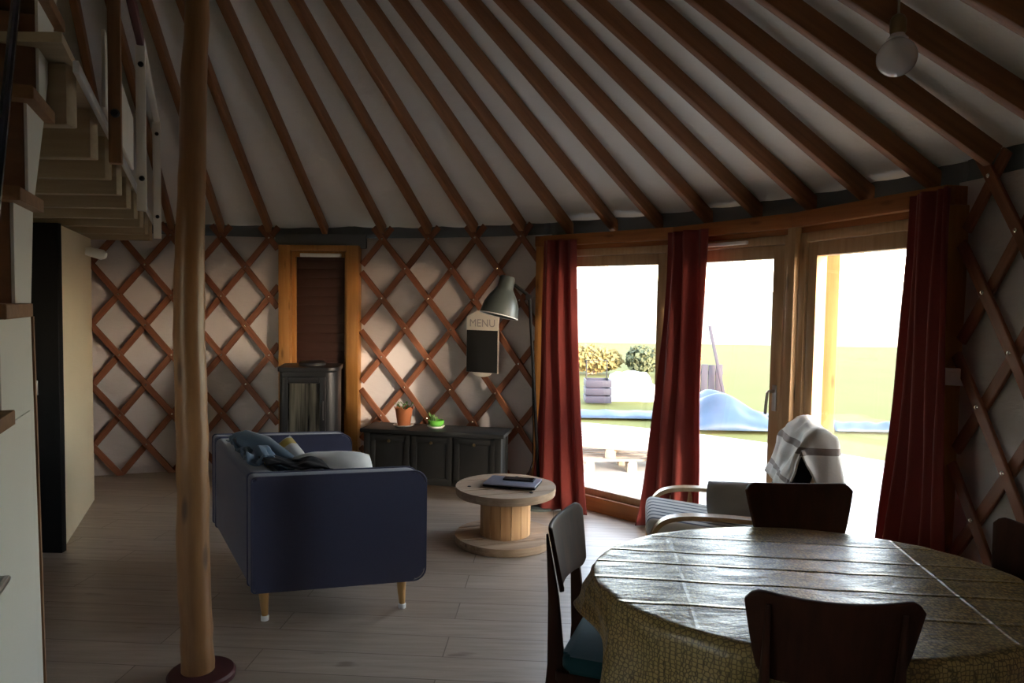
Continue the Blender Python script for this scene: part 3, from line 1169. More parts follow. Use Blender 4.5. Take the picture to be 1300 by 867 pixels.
def drape(bm, path, wdir, w, nu=28, nv=30, amp=0.02, freq=7.0, seed=0.0, taper=0.0, hang=None):
    """cloth laid along a path, w wide, with wrinkles along its normal"""
    path = [V(p) for p in path]
    seg = [(path[i + 1] - path[i]).length for i in range(len(path) - 1)]
    tot = sum(seg)
    wd = V(wdir).normalized()

    def at(v):
        d = v * tot
        for i, s in enumerate(seg):
            if d <= s or i == len(seg) - 1:
                return path[i].lerp(path[i + 1], min(1, d / s)), (path[i + 1] - path[i]).normalized()
            d -= s

    def fn(u, v):
        p, tg = at(v)
        n = wd.cross(tg).normalized()
        x = (u - (0.5 if hang is None else 0.62)) * w * (1 - taper * v)
        if hang:
            ex = max(0.0, abs(x) - hang)
            x = math.copysign(min(abs(x), hang) + 0.30 * ex, x)
            p = p - V((0, 0, 0.97 * ex * min(1.0, max(0.0, (v - 0.30) / 0.14)) * min(1.0, (1 - v) * 2.5)))
        q = V((u * w * freq + seed, v * tot * freq, seed))
        h = amp * (noise.noise(q) + 0.5 * noise.noise(q * 2.3))
        return p + wd * (x + 0.4 * amp * noise.noise(q * 1.7)) + n * h
    add_grid(bm, nu, nv, fn)


bm = BM()
bd = (FB - NB).normalized()
sd = (NF - NB).normalized()
o0 = smap(0.0, 0.62, 0)
drape(bm, [o0 + sd * 0.03 + V((0, 0, ZA + 0.03)), o0 + sd * 0.12 + V((0, 0, ZA + 0.04)), o0 + sd * 0.19 + V((0, 0, ZA - 0.01)), o0 + sd * 0.27 + V((0, 0, 0.60)), o0 + sd * 0.34 + V((0, 0, 0.52))],
      bd, 0.62, nu=50, nv=50, amp=0.055, freq=11, seed=2)
add_tube(bm, [smap(0.10, 0.72, ZA + 0.05), smap(0.17, 0.60, ZA + 0.035), smap(0.25, 0.50, ZA - 0.03), smap(0.33, 0.42, ZA - 0.09), smap(0.40, 0.38, 0.55)], [0.05, 0.055, 0.05, 0.045, 0.035], 12)
for v in bm.verts:
    v.co += noise.noise_vector(v.co * 14) * 0.010
tag(obj('denim_jacket', bm, M['denim'], solid=0.006), 'crumpled blue denim jacket thrown over the sofa back', 'jacket')
bm = BM()
o1 = smap(0.20, 0.27, 0)
drape(bm, [smap(0.10, 0.29, ZA + 0.025), smap(0.16, 0.28, ZA + 0.03), smap(0.22, 0.26, 0.71), smap(0.30, 0.24, 0.715), smap(0.39, 0.21, 0.70), smap(0.44, 0.21, 0.62)], bd, 0.20, amp=0.022, freq=9, seed=5)
tag(obj('black_garment', bm, M['blackcloth'], solid=0.01), 'crumpled black garment beside the denim jacket on the sofa', 'clothing')

# ------------------------------------------------------------------ cable spool table
t = thing('spool_table', 'round wooden cable spool used as a coffee table', 'table', (-0.025, 4.605, 0), rad(20))
RS = 0.318


def disc(bm, r, z0, z1, seg=72):
    add_lathe(bm, [(0, z0), (r - 0.004, z0), (r, z0 + 0.005), (r, z1 - 0.005), (r - 0.004, z1), (0, z1)], seg)


def boards(name, z0, z1):
    """round flange cut from boards, one mesh with fine gaps"""
    bm = BM()
    n, g = 5, 0.006
    wdt = 2 * RS / n
    for k in range(n):
        ya, yb = -RS + k * wdt + g / 2, -RS + (k + 1) * wdt - g / 2
        poly = []
        for i in range(13):
            y = ya + (yb - ya) * i / 12
            poly.append((math.sqrt(max(0, RS * RS - y * y)), y))
        for i in range(13):
            y = yb - (yb - ya) * i / 12
            poly.append((-math.sqrt(max(0, RS * RS - y * y)), y))
        cl = [poly[0]]
        for p in poly[1:]:
            if math.dist(p, cl[-1]) > 1e-4:
                cl.append(p)
        if math.dist(cl[0], cl[-1]) < 1e-4:
            cl.pop()
        dz = 0.0012 * ((k * 7) % 3 - 1)
        add_prism(bm, cl, z0 + 0.022, z1 + dz)
    disc(bm, RS - 0.002, z0, z0 + 0.024)
    return obj(name, bm, M['spool'], t)


boards('bottom_flange', 0.0, 0.052)
top = boards('tabletop', 0.308, 0.360)
bm = BM()
n = 15
for k in range(n):
    a0, a1 = 2 * PI * k / n + 0.010, 2 * PI * (k + 1) / n - 0.010
    ro, ri = 0.160, 0.140
    add_prism(bm, [(ro * math.cos(a0), ro * math.sin(a0)), (ro * math.cos((a0 + a1) / 2), ro * math.sin((a0 + a1) / 2)), (ro * math.cos(a1), ro * math.sin(a1)),
                   (ri * math.cos(a1), ri * math.sin(a1)), (ri * math.cos(a0), ri * math.sin(a0))], 0.050, 0.310)
obj('drum', bm, M['stave'], t)
bm = BM()
for rr in (0.09, 0.235):
    for k in range(3):
        a = 2 * PI * k / 3 + 2.3 + rr * 3
        add_lathe(bm, [(0.012, 0.3585), (0.012, 0.3635), (0.006, 0.3655), (0, 0.366)], 10, Matrix.Translation((rr * math.cos(a), rr * math.sin(a), 0)))
obj('bolt_heads', bm, M['iron'], top)

zt = 0.368
t = thing('laptop', 'closed silver-blue laptop lying on the spool table', 'laptop', (0.02, 4.60, zt), rad(-14))
bm = BM()
add_box(bm, (0, 0, 0.007), (0.335, 0.225, 0.013), None, 0.004)
obj('laptop_base', bm, M['black'], t)
bm = BM()
add_box(bm, (0, 0, 0.0175), (0.335, 0.225, 0.008), None, 0.003)
M['lid'] = plain('laptop_lid', (0.30, 0.33, 0.42), 0.3, metal=0.5)
obj('laptop_lid', bm, M['lid'], t)
t = thing('phone', 'black phone lying on the closed laptop', 'phone', (0.06, 4.63, zt + 0.0218), rad(-12))
bm = BM()
add_box(bm, (0, 0, 0.005), (0.20, 0.075, 0.009), None, 0.003)
obj('phone_body', bm, M['black'], t)
bm = BM()
add_box(bm, (0, 0, 0.0099), (0.185, 0.066, 0.0008))
obj('screen', bm, M['stoveglass'], t)

# ------------------------------------------------------------------ dark chest and plants
FL, FR = V((-1.165, 5.70, 0)), V((-0.06, 5.50, 0))
ex = (FR - FL).normalized()
ey = V((-ex.y, ex.x, 0))
LC = (FR - FL).length
DC = 0.30
t = thing('low_chest', 'long low dark grey chest standing against the lattice wall', 'chest', FL, math.atan2(ex.y, ex.x))
bm = BM()
add_box(bm, (LC / 2, DC / 2 + 0.01, 0.29), (LC - 0.04, DC - 0.04, 0.40), None, 0.004)
obj('body', bm, M['chest'], t)
bm = BM()
add_box(bm, (LC / 2, DC / 2, 0.505), (LC + 0.03, DC + 0.03, 0.03), None, 0.006)
obj('top_board', bm, M['chest'], t)
for k in range(3):
    wd = (LC - 0.10) / 3
    x0 = 0.05 + wd * k
    rect_ = BM()
    add_box(rect_, (x0 + wd / 2, 0.024, 0.29), (wd - 0.012, 0.014, 0.37), None, 0.003)
    for xx, zz, sx, sz in ((x0 + 0.03, 0.29, 0.045, 0.37), (x0 + wd - 0.03, 0.29, 0.045, 0.37), (x0 + wd / 2, 0.45, wd - 0.03, 0.045), (x0 + wd / 2, 0.13, wd - 0.03, 0.045)):
        add_box(rect_, (xx, 0.014, zz), (sx, 0.012, sz), None, 0.003)
    dd = obj('chest_door', rect_, M['chest'], t)
    bm = BM()
    add_lathe(bm, [(0.0, 0.02), (0.012, 0.018), (0.012, 0.008), (0.005, 0.0)], 12, Matrix.Translation((x0 + wd / 2, 0.008, 0.43)) @ Matrix.Rotation(PI / 2, 4, 'X'))
    obj('knob', bm, M['brass'], dd)
for x in (0.035, LC - 0.035):
    for y in (0.03, DC - 0.03):
        bm = BM()
        add_box(bm, (x, y, 0.245), (0.05, 0.05, 0.49), None, 0.004)
        obj('leg', bm, M['chest'], t)


def pot(label, loc, prof, mat, sauc, wob=None):
    t = thing('potted_plant', label, 'plant', loc, 0, 'pots on the chest')
    bm = BM()
    add_lathe(bm, prof, 40, None, wob)
    obj('pot', bm, mat, t)
    bm = BM()
    add_lathe(bm, [(0.0, 0.0), (sauc * 0.75, 0.0), (sauc, 0.014), (sauc * 0.96, 0.016), (sauc * 0.7, 0.006), (0, 0.006)], 32)
    obj('saucer', bm, M['white'], t)
    return t


def up_leaf(bm, base, tip, w):
    base, tip = V(base), V(tip)
    mid = base.lerp(tip, 0.5) + V((0, 0, 0.012))
    s = (tip - base).cross(V((0, 0, 1)))
    s = s.normalized() * w if s.length > 1e-5 else V((w, 0, 0))
    a, b, c, d = (bm.verts.new(p) for p in (base, mid + s, tip, mid - s))
    e = bm.verts.new(mid + V((0, 0, 0.006)))
    for f in ((a, b, e), (b, c, e), (c, d, e), (d, a, e)):
        bm.faces.new(f)


t = pot('terracotta pot with a frilled rim on a white saucer, left on the chest', (-0.855, 5.815, 0.521),
        [(0.0, 0.007), (0.050, 0.007), (0.058, 0.06), (0.068, 0.125), (0.079, 0.150), (0.074, 0.153), (0.062, 0.128), (0.0, 0.122)], M['terracotta'], 0.085,
        lambda u, r, z: 0.010 * math.sin(u * 2 * PI * 6) if z > 0.14 else 0)
bm = BM()
for k in range(7):
    a = k * 0.9
    add_tube(bm, [(0.03 * math.cos(a), 0.03 * math.sin(a), 0.12), (0.04 * math.cos(a), 0.04 * math.sin(a), 0.16), (0.06 * math.cos(a + .4), 0.06 * math.sin(a + .4), 0.165 + 0.012 * (k % 3))], 0.004, 6)
    up_leaf(bm, (0.06 * math.cos(a + .4), 0.06 * math.sin(a + .4), 0.165), (0.085 * math.cos(a + .6), 0.085 * math.sin(a + .6), 0.18), 0.012)
obj('shoots', bm, M['leaf'], t)
t = pot('small bright green bowl with a sprouting plant on a white saucer', (-0.594, 5.775, 0.521),
        [(0.0, 0.007), (0.040, 0.007), (0.062, 0.030), (0.066, 0.058), (0.061, 0.060), (0.055, 0.045), (0.0, 0.045)], M['greenglaze'], 0.072)
bm = BM()
random.seed(3)
for k in range(16):
    a = random.uniform(0, 2 * PI)
    r = random.uniform(0.0, 0.03)
    q = random.uniform(0.03, 0.065)
    up_leaf(bm, (r * math.cos(a) - 0.02, r * math.sin(a), 0.045), (q * math.cos(a) - 0.025, q * math.sin(a), random.uniform(0.07, 0.125)), 0.010)
obj('leaves', bm, M['leaf'], t)

# ------------------------------------------------------------------ wood stove
t = thing('wood_stove', 'black wood stove with a glass door in front of the narrow window', 'stove', (-1.585, 5.80, 0), rad(9))
plan = rrect(-0.225, 0.215, -0.21, 0.19, (0.03, 0.10, 0.05, 0.05), 6)
bm = BM()
add_prism(bm, plan, 0.10, 0.965, None, 0.006)
obj('stove_body', bm, M['iron'], t)
bm = BM()
add_prism(bm, [(p[0] * 1.05, p[1] * 1.05) for p in plan], 0.967, 1.0, None, 0.006)
obj('top_plate', bm, M['iron'], t)
bm = BM()
add_prism(bm, [(p[0] * 1.0, p[1] * 1.0) for p in plan], 0.0, 0.098, None, 0.004)
obj('plinth', bm, M['iron'], t)
bm = BM()
add_lathe(bm, [(0.0, 1.001), (0.105, 1.001), (0.105, 1.02), (0.085, 1.032), (0.0, 1.034)], 40, Matrix.Translation((0.0, 0.02, 0)))
obj('flue_collar', bm, M['iron'], t)
bm = BM()
x0, x1, z0, z1 = -0.20, 0.125, 0.36, 0.93
for (xc, zc, sx, sz) in ((x0 + 0.022, (z0 + z1) / 2, 0.044, z1 - z0), (x1 - 0.022, (z0 + z1) / 2, 0.044, z1 - z0), ((x0 + x1) / 2, z1 - 0.025, x1 - x0 - 0.09, 0.05), ((x0 + x1) / 2, z0 + 0.03, x1 - x0 - 0.09, 0.06)):
    add_box(bm, (xc, -0.222, zc), (sx, 0.022, sz), None, 0.005)
dd = obj('stove_door', bm, M['iron'], t)
bm = BM()
add_box(bm, ((x0 + x1) / 2, -0.218, (z0 + z1) / 2), (x1 - x0 - 0.08, 0.01, z1 - z0 - 0.09))
obj('door_glass', bm, M['glass_reflect'], dd)
bm = BM()
add_tube(bm, [(x1 - 0.02, -0.235, 0.60), (x1 - 0.02, -0.262, 0.60), (x1 - 0.02, -0.262, 0.74), (x1 - 0.02, -0.235, 0.74)], 0.006, 8)
obj('door_handle', bm, M['iron'], dd)

# ------------------------------------------------------------------ floor lamp
t = thing('floor_lamp', 'dark grey floor lamp with a bell shade between the chest and the red curtain', 'lamp', (0.225, 5.40, 0))
bm = BM()
add_lathe(bm, [(0.0, 0.0), (0.14, 0.0), (0.14, 0.018), (0.12, 0.026), (0.02, 0.03), (0, 0.03)], 40)
obj('base', bm, M['lampmetal'], t)
bm = BM()
add_tube(bm, [(0.0, 0, 0.02), (-0.03, 0, 0.5), (-0.062, 0, 1.0), (-0.100, 0, 1.545)], 0.0125, 12)
obj('pole', bm, M['black'], t)
bm = BM()
add_tube(bm, [(-0.100, 0.0, 1.545), (-0.125, -0.006, 1.59), (-0.175, -0.012, 1.625), (-0.215, -0.015, 1.655)], 0.012, 10)
add_lathe(bm, [(0.0, -0.022), (0.022, -0.02), (0.022, 0.02), (0, 0.022)], 14, Matrix.Translation((-0.11, -0.01, 1.565)) @ Matrix.Rotation(PI / 2, 4, 'X'))
obj('arm', bm, M['black'], t)
top_, rimc = V((-0.262, -0.02, 1.715)), V((-0.325, -0.05, 1.425))
ax = (rimc - top_).normalized()
yy = V((0, 1, 0))
yy = (yy - ax * yy.dot(ax)).normalized()
fm = Matrix((yy.cross(ax), yy, ax)).transposed().to_4x4()
fm.translation = top_
bm = BM()
H = (rimc - top_).length
add_lathe(bm, [(0.0, 0.0), (0.050, 0.004), (0.058, 0.02), (0.060, 0.09), (0.075, 0.115), (0.105, 0.16), (0.130, 0.215), (0.142, H), (0.136, H - 0.002), (0.125, 0.215), (0.10, 0.165), (0.066, 0.118), (0.0, 0.11)], 40, fm)
sh = obj('lamp_shade', bm, M['lampmetal'], t)
bm = BM()
add_tube(bm, [fm @ V((0.1395 * math.cos(2 * PI * k / 40), 0.1395 * math.sin(2 * PI * k / 40), H)) for k in range(40)], 0.0042, 6, closed=True)
obj('shade_rim', bm, M['white'], sh)
bm = BM()
add_lathe(bm, [(0.0, 0.11), (0.022, 0.115), (0.035, 0.17), (0.038, 0.20), (0.02, 0.235), (0, 0.24)], 20, fm)
obj('bulb', bm, M['bulbglass'], sh)
bm = BM()
add_tube(bm, [(-0.01, 0.02, 0.02), (-0.06, 0.05, 0.06), (-0.10, 0.06, 0.18), (-0.055, 0.03, 0.34), (-0.058, 0.014, 0.6), (-0.07, 0.014, 0.95)], 0.004, 6)
obj('cable', bm, M['black'], t)

# ------------------------------------------------------------------ chalkboard on the lattice
azc = 26.65
m = Matrix.Translation(ring(azc, 0, R - 0.05)) @ Matrix.Rotation(-rad(azc), 4, 'Z')
t = thing('chalkboard_sign', 'small white house-shaped board with a black chalk panel, hung on the lattice', 'chalkboard', m.translation, -rad(azc))
yz = Matrix(((1, 0, 0, 0), (0, 0, 1, 0), (0, 1, 0, 0), (0, 0, 0, 1)))
zb, ztp = 0.945, 1.405
arc = [(0.085 * math.cos(a), zb - 0.035 * math.sin(a)) for a in [PI * k / 10 for k in range(11)]]
bm = BM()
add_prism(bm, [(-0.148, zb)] + [(-p[0], p[1]) for p in arc] + [(0.148, zb), (0.148, ztp), (0.0, ztp + 0.065), (-0.148, ztp)], -0.012, 0.004, yz, 0.002)
obj('board', bm, M['white_wood'], t)
bm = BM()
add_box(bm, (0, -0.015, (zb + 1.29) / 2 + 0.002), (0.286, 0.006, 1.29 - zb), None, 0.001)
obj('chalk_panel', bm, M['chalk'], t)


def lettering(name, text, size, m, frame, parent, depth=0.0015):
    cu = bpy.data.curves.new(name, 'FONT')
    cu.body = text
    cu.size = size
    cu.extrude = depth
    cu.align_x = 'CENTER'
    cu.align_y = 'CENTER'
    tmp = bpy.data.objects.new('tmp', cu)
    COL.objects.link(tmp)
    dg = bpy.context.evaluated_depsgraph_get()
    me = bpy.data.meshes.new_from_object(tmp.evaluated_get(dg))
    bpy.data.objects.remove(tmp)
    o = bpy.data.objects.new(name, me)
    COL.objects.link(o)
    me.materials.clear()
    me.materials.append(m)
    o.parent = parent
    o.matrix_local = frame
    return o


M['ink'] = plain('grey_ink', (0.38, 0.36, 0.35), 0.8)
lettering('lettering', 'MENU', 0.088, M['ink'], Matrix.Translation((0.0, -0.0135, 1.348)) @ Matrix.Rotation(PI / 2, 4, 'X'), t)

# ------------------------------------------------------------------ curtains
def curtain(label, tl, tr, bl, br, z1, folds, amp, gather=0.35, seed=0.0, sag=0.0, side=1):
    tl, tr, bl, br = V(tl), V(tr), V(bl), V(br)
    bm = BM()
    n0 = V((0, 0, 1)).cross((tr - tl).normalized())

    def fn(u, v):
        vv = v
        f = vv ** 1.6 if sag == 0 else vv ** (1.0 + sag)
        a, b = tl.lerp(bl, f), tr.lerp(br, f)
        ph = u * folds * 2 * PI + 0.7 * math.sin(3.1 * vv + seed) + 0.5 * math.sin(u * 9 + seed)
        p = a.lerp(b, u)
        am = amp * (0.65 + 0.6 * vv)
        off = am * (math.sin(ph) + 0.18 * math.sin(2.1 * ph + seed + vv * 2)) + 0.025 * noise.noise(V((u * 3 + seed, vv * 2.6, seed)))
        q = p + n0 * off
        z = z1 * (1 - vv) + 0.008
        if vv > 0.94:
            q += n0 * (-0.02) * math.sin(ph * 0.5 + seed) * (vv - 0.94) / 0.06
        return V((q.x, q.y, z))
    add_grid(bm, 90, 60, fn)
    o = obj('curtain', bm, M['curtain'], smooth=180, solid=0.004)
    return tag(o, label, 'curtain', 'red window curtains')


ZC = 1.985
curtain('deep red curtain left of the left glazed bay, beside the floor lamp', ring(36.0, 0, 3.66), ring(40.6, 0, 3.67), (0.165, 5.36, 0), (0.57, 5.19, 0), ZC, 3, 0.028, seed=1.0)
curtain('deep red curtain in the middle, hanging between the left bay and the handle door', ring(53.3, 0, 3.64), ring(58.7, 0, 3.64), (0.885, 4.96, 0), (1.26, 4.72, 0), ZC, 3, 0.032, seed=2.4)
curtain('deep red curtain at the right end of the windows, beside the right lattice', ring(82.3, 0, 3.62), ring(86.6, 0, 3.60), ring(80.3, 0, 3.58), ring(89.6, 0, 3.56), ZC, 4, 0.024, seed=4.2)

bm = BM()
p = V((1.832, 3.02, 0))
add_box(bm, (0, 0, 0), (0.072, 0.022, 0.072), None, 0.004)
sw = obj('switch_box', bm, M['white'], matrix=Matrix.Translation((p.x, p.y, 1.245)) @ Matrix.Rotation(-rad(20), 4, 'Z'))
tag(sw, 'small white square switch on the jamb right of the right curtain', 'switch')
bm = BM()
add_box(bm, (0, -0.013, 0), (0.042, 0.006, 0.042), None, 0.002)
obj('rocker', bm, M['white'], sw)

# ------------------------------------------------------------------ pendant bulb
BX, BY = 0.978, 1.92
t = thing('pendant_bulb', 'bare round light bulb hanging on a cord at the upper right', 'lamp', (BX, BY, 2.12))
bm = BM()
prof = [(0.0, 0.0)]
for k in range(1, 14):
    a = -PI / 2 + k * PI / 15
    prof.append((0.0485 * math.cos(a), 0.0485 + 0.0485 * math.sin(a)))
prof += [(0.026, 0.094), (0.019, 0.102), (0.0165, 0.108)]
add_lathe(bm, prof, 36)
obj('bulb', bm, M['bulbglass'], t)
bm = BM()
add_lathe(bm, [(0.0175, 0.107), (0.0195, 0.112), (0.0195, 0.142), (0.015, 0.152), (0.006, 0.158), (0.0, 0.158)], 24)
obj('socket', bm, M['brass'], t)
bm = BM()
rr_ = math.hypot(BX - CX, BY - CY)
add_tube(bm, [(0, 0, 0.155), (0.001, 0, 0.3), (0, 0, roof_z(rr_) + 0.05 - 2.12)], 0.0032, 8)
obj('cord', bm, M['cord'], t)

# ------------------------------------------------------------------ dining table and cloth
TX, TY, TZ = 0.903, 2.145, 0.71
RX, RY = 0.643, 0.502
t = thing('dining_table', 'oval dining table under an ochre oilcloth', 'table', (TX, TY, 0))
bm = BM()
add_prism(bm, [((RX - 0.004) * math.cos(2 * PI * k / 72), (RY - 0.004) * math.sin(2 * PI * k / 72)) for k in range(72)], TZ - 0.03, TZ - 0.003, None, 0.004)
obj('tabletop', bm, M['chair_wood'], t)
bm = BM()
add_box(bm, (0, 0, TZ - 0.075), (0.74, 0.50, 0.08), None, 0.004)
obj('apron', bm, M['chair_wood'], t)
for x in (-0.36, 0.36):
    for y in (-0.24, 0.24):
        bm = BM()
        add_tube(bm, [(x * 1.04, y * 1.04, 0), (x, y, TZ - 0.04)], [0.017, 0.027], 14)
        obj('leg', bm, M['chair_wood'], t)
bm = BM()
HX, HY = RX + 0.12, RY + 0.33
NA, NR, NS = 220, 30, 24


def ell(a):
    return V((RX * math.cos(a), RY * math.sin(a), 0))


def drop(a):
    c, s = math.cos(a - CR), math.sin(a - CR)
    ext = min(HX / max(abs(c), 1e-4), HY / max(abs(s), 1e-4))
    return max(0.09, min(0.50, ext - ell(a).length))


def cl(u, v):
    a = 2 * PI * u
    e = ell(a)
    nv = NR + NS
    j = v * nv
    if j <= NR:
        f = j / NR
        p = e * f
        w = 0.0022 * noise.noise(V((p.x * 9, p.y * 16, 0.3)))
        return V((p.x, p.y, TZ + 0.003 + max(-0.002, w)))
    s = (j - NR) / NS
    D = drop(a)
    out = e.normalized()
    d = s * D
    rnd = min(d, 0.02)
    wav = (0.010 + 0.045 * s) * math.sin(a * 13 + 1.5 * math.sin(a * 3)) * min(1.0, D / 0.22) * s
    flare = 0.012 + 0.022 * s + wav + 0.012 * noise.noise(V((a * 4, s * 3, 2.0)))
    if d < 0.02:
        flare = 0.012 * (d / 0.02)
    p = e + out * flare
    return V((p.x, p.y, TZ + 0.003 - max(0.0, d - 0.004)))


add_grid(bm, NA, NR + NS, cl, wrap=True)
bmesh.ops.remove_doubles(bm, verts=bm.verts, dist=1e-5)
tag(obj('tablecloth', bm, M['cloth'], matrix=Matrix.Translation((TX, TY, 0)), smooth=75, solid=0.0015), 'ochre cell-patterned oilcloth with packing folds, draped over the oval table', 'tablecloth')


# ------------------------------------------------------------------ dining chairs
def make_chair(label):
    """faces +y; origin on the floor under the seat's middle"""
    t = thing('dining_chair', label, 'chair', (0, 0, 0), 0, 'dark plywood dining chairs')
    HB = 0.855

    def back(u, v):
        x = u * 2 - 1
        w = 0.162 + 0.038 * v ** 0.8
        top_r = max(0.0, abs(x) - 0.80) / 0.20
        zt_ = HB - 0.012 * (1 - x * x) - 0.030 * top_r ** 2.4
        zb_ = HB - 0.215 + 0.022 * max(0.0, (abs(x) - 0.75) / 0.25) ** 2.2
        z = zb_ + (zt_ - zb_) * v
        y = -0.205 - 0.16 * (z - 0.66) + 0.036 * x * x
        if v > 0.999 or v < 0.001:
            pass
        return V((x * w, y, z))
    bm = BM()
    add_grid(bm, 28, 14, back)
    o = obj('backrest', bm, M['chair_wood'], t, smooth=70, solid=0.014)
    b = o.modifiers.new('edge', 'BEVEL')
    b.width = 0.003
    b.segments = 2
    for s in (-1, 1):
        bm = BM()
        pts = [(s * 0.182, -0.245, 0.0), (s * 0.172, -0.205, 0.20), (s * 0.160, -0.185, 0.42), (s * 0.150, -0.200, 0.63), (s * 0.150, -0.224, 0.825)]
        for a, b_ in zip(pts, pts[1:]):
            pass
        prof = [(0.032, 0.022), (0.044, 0.024), (0.054, 0.026), (0.034, 0.022), (0.008, 0.012)]
        rows_ = []
        fp = []
        for i in range(len(pts) - 1):
            for q in range(5):
                f = q / 5
                fp.append((V(pts[i]).lerp(V(pts[i + 1]), f), prof[i][0] * (1 - f) + prof[i + 1][0] * f, prof[i][1] * (1 - f) + prof[i + 1][1] * f))
        fp.append((V(pts[-1]), *prof[-1]))
        for p, dy, dx in fp:
            rows_.append([bm.verts.new(p + V((q[0], q[1], 0))) for q in rrect(-dx / 2, dx / 2, -dy / 2, dy / 2, 0.006, 2)])
        for ra, rb in zip(rows_, rows_[1:]):
            nq = len(ra)
            for q in range(nq):
                bm.faces.new((ra[q], ra[(q + 1) % nq], rb[(q + 1) % nq], rb[q]))
        bm.faces.new(rows_[0][::-1])
        bm.faces.new(rows_[-1])
        obj('leg', bm, M['chair_wood'], t)
        bm = BM()
        add_tube(bm, [(s * 0.19, 0.195, 0.0), (s * 0.175, 0.175, 0.40)], [0.013, 0.020], 12)
        obj('leg', bm, M['chair_wood'], t)
    bm = BM()
    add_prism(bm, rrect(-0.195, 0.195, -0.185, 0.20, (0.03, 0.03, 0.06, 0.06), 5), 0.375, 0.412, None, 0.006)
    obj('seat_frame', bm, M['chair_wood'], t)
    bm = BM()
    add_prism(bm, rrect(-0.19, 0.19, -0.165, 0.205, (0.03, 0.03, 0.07, 0.07), 6), 0.411, 0.465, None, 0.018)
    obj('seat', bm, M['teal'], t)
    bm = BM()
    add_bar(bm, (-0.165, -0.2, 0.22), (0.165, -0.2, 0.22), 0.02, 0.028, bev=0.003)
    add_bar(bm, (-0.172, -0.2, 0.18), (-0.178, 0.185, 0.18), 0.016, 0.024, bev=0.003)
    add_bar(bm, (0.172, -0.2, 0.18), (0.178, 0.185, 0.18), 0.016, 0.024, bev=0.003)
    obj('stretcher', bm, M['chair_wood'], t)
    return t


chairs = [
    ('dark plywood chair with a teal seat at the left side of the oval table', (0.375, 2.275, 0), -109, (0.92, 1.0, 0.985)),
    ('dark plywood chair at the near side of the table, back to the viewer', (0.77, 1.815, 0), -10, (0.965, 1.0, 1.032)),
    ('dark plywood chair at the far side of the table, in front of the armchair', (1.108, 2.56, 0), 181, (1.03, 1.0, 1.0)),
    ('dark plywood chair by the right lattice, cut off by the picture edge', (1.42, 2.16, 0), 95, (1.0, 1.0, 1.0)),
]
ch0 = make_chair(chairs[0][0])
for i, (lb, loc, rz, sc) in enumerate(chairs):
    o = ch0 if i == 0 else dup_tree(ch0)
    o['label'] = lb
    o.location = loc
    o.rotation_euler = (0, 0, rad(rz))
    o.scale = sc

# ------------------------------------------------------------------ low armchair by the window
AR = rad(80)                                 # local +y (front) looks to the left of the picture
t = thing('armchair', 'low bentwood armchair with cushions standing by the glazed door', 'armchair', (1.16, 3.72, 0), AR)
for s in (-1, 1):
    x = s * 0.28
    pts = [(x, -0.30, 0.03), (x, 0.20, 0.012), (x, 0.34, 0.03), (x, 0.42, 0.14), (x, 0.43, 0.34), (x, 0.39, 0.45), (x, 0.30, 0.495), (x, 0.10, 0.505), (x, -0.24, 0.495)]
    sm = []
    for i in range(len(pts) - 1):
        for q in range(5):
            f = q / 5
            p0 = V(pts[max(i - 1, 0)]); p1 = V(pts[i]); p2 = V(pts[i + 1]); p3 = V(pts[min(i + 2, len(pts) - 1)])
            sm.append(0.5 * ((2 * p1) + (-p0 + p2) * f + (2 * p0 - 5 * p1 + 4 * p2 - p3) * f * f + (-p0 + 3 * p1 - 3 * p2 + p3) * f ** 3))
    sm.append(V(pts[-1]))
    for v in sm:
        v.z = max(v.z, 0.012)
    bm = BM()
    rows_ = []
    for i, p in enumerate(sm):
        tg = (sm[min(i + 1, len(sm) - 1)] - sm[max(i - 1, 0)]).normalized()
        nn = V((1, 0, 0)).cross(tg).normalized()
        rows_.append([bm.verts.new(p + V((q[0], 0, 0)) + nn * q[1]) for q in ((-0.03, -0.011), (0.03, -0.011), (0.03, 0.011), (-0.03, 0.011))])
    for ra, rb in zip(rows_, rows_[1:]):
        for q in range(4):
            bm.faces.new((ra[q], ra[(q + 1) % 4], rb[(q + 1) % 4], rb[q]))
    bm.faces.new(rows_[0][::-1])
    bm.faces.new(rows_[-1])
    obj('side_frame', bm, M['beech'], t)
    bm = BM()
    add_bar(bm, (s * 0.24, 0.34, 0.33), (s * 0.24, -0.22, 0.27), 0.022, 0.05, V((0, 0, 1)), 0.004)
    add_bar(bm, (s * 0.24, -0.20, 0.27), (s * 0.24, -0.40, 0.88), 0.022, 0.05, V((0, 1, 0)), 0.004)
    obj('inner_frame', bm, M['beech'], t)
bm = BM()
for (y, z) in ((0.32, 0.315), (-0.18, 0.27), (-0.30, 0.56)):
    add_bar(bm, (-0.28, y, z), (0.28, y, z), 0.04, 0.022, bev=0.003)
obj('crossbar', bm, M['beech'], t)
M['seatstripe'] = mat_stripes('white_fabric_navy_stripes', (0.70, 0.71, 0.70), [(0.42, (0.03, 0.045, 0.10)), (0.72, (0.70, 0.71, 0.70))], 0, 17.0)
bm = BM()
add_box(bm, (0, 0.12, 0.385), (0.47, 0.66, 0.10), Matrix.Rotation(rad(6), 4, 'X'), 0.035, 4)
obj('seat_cushion', bm, M['seatstripe'], t)
bm = BM()
add_box(bm, (0, -0.275, 0.645), (0.47, 0.08, 0.56), Matrix.Rotation(rad(17), 4, 'X'), 0.035, 4)
obj('back_cushion', bm, M['blackcloth'], t)

bm = BM()
add_pillow(bm, 0.175, 0.115, 0.07, Matrix.Identity(4), seed=7)
tag(obj('cushion', bm, M['greypillow'], matrix=pose((1.17, 3.66, 0.530), 66, 0, -6)), 'grey pillow standing on the armchair seat behind the far chair', 'cushion')

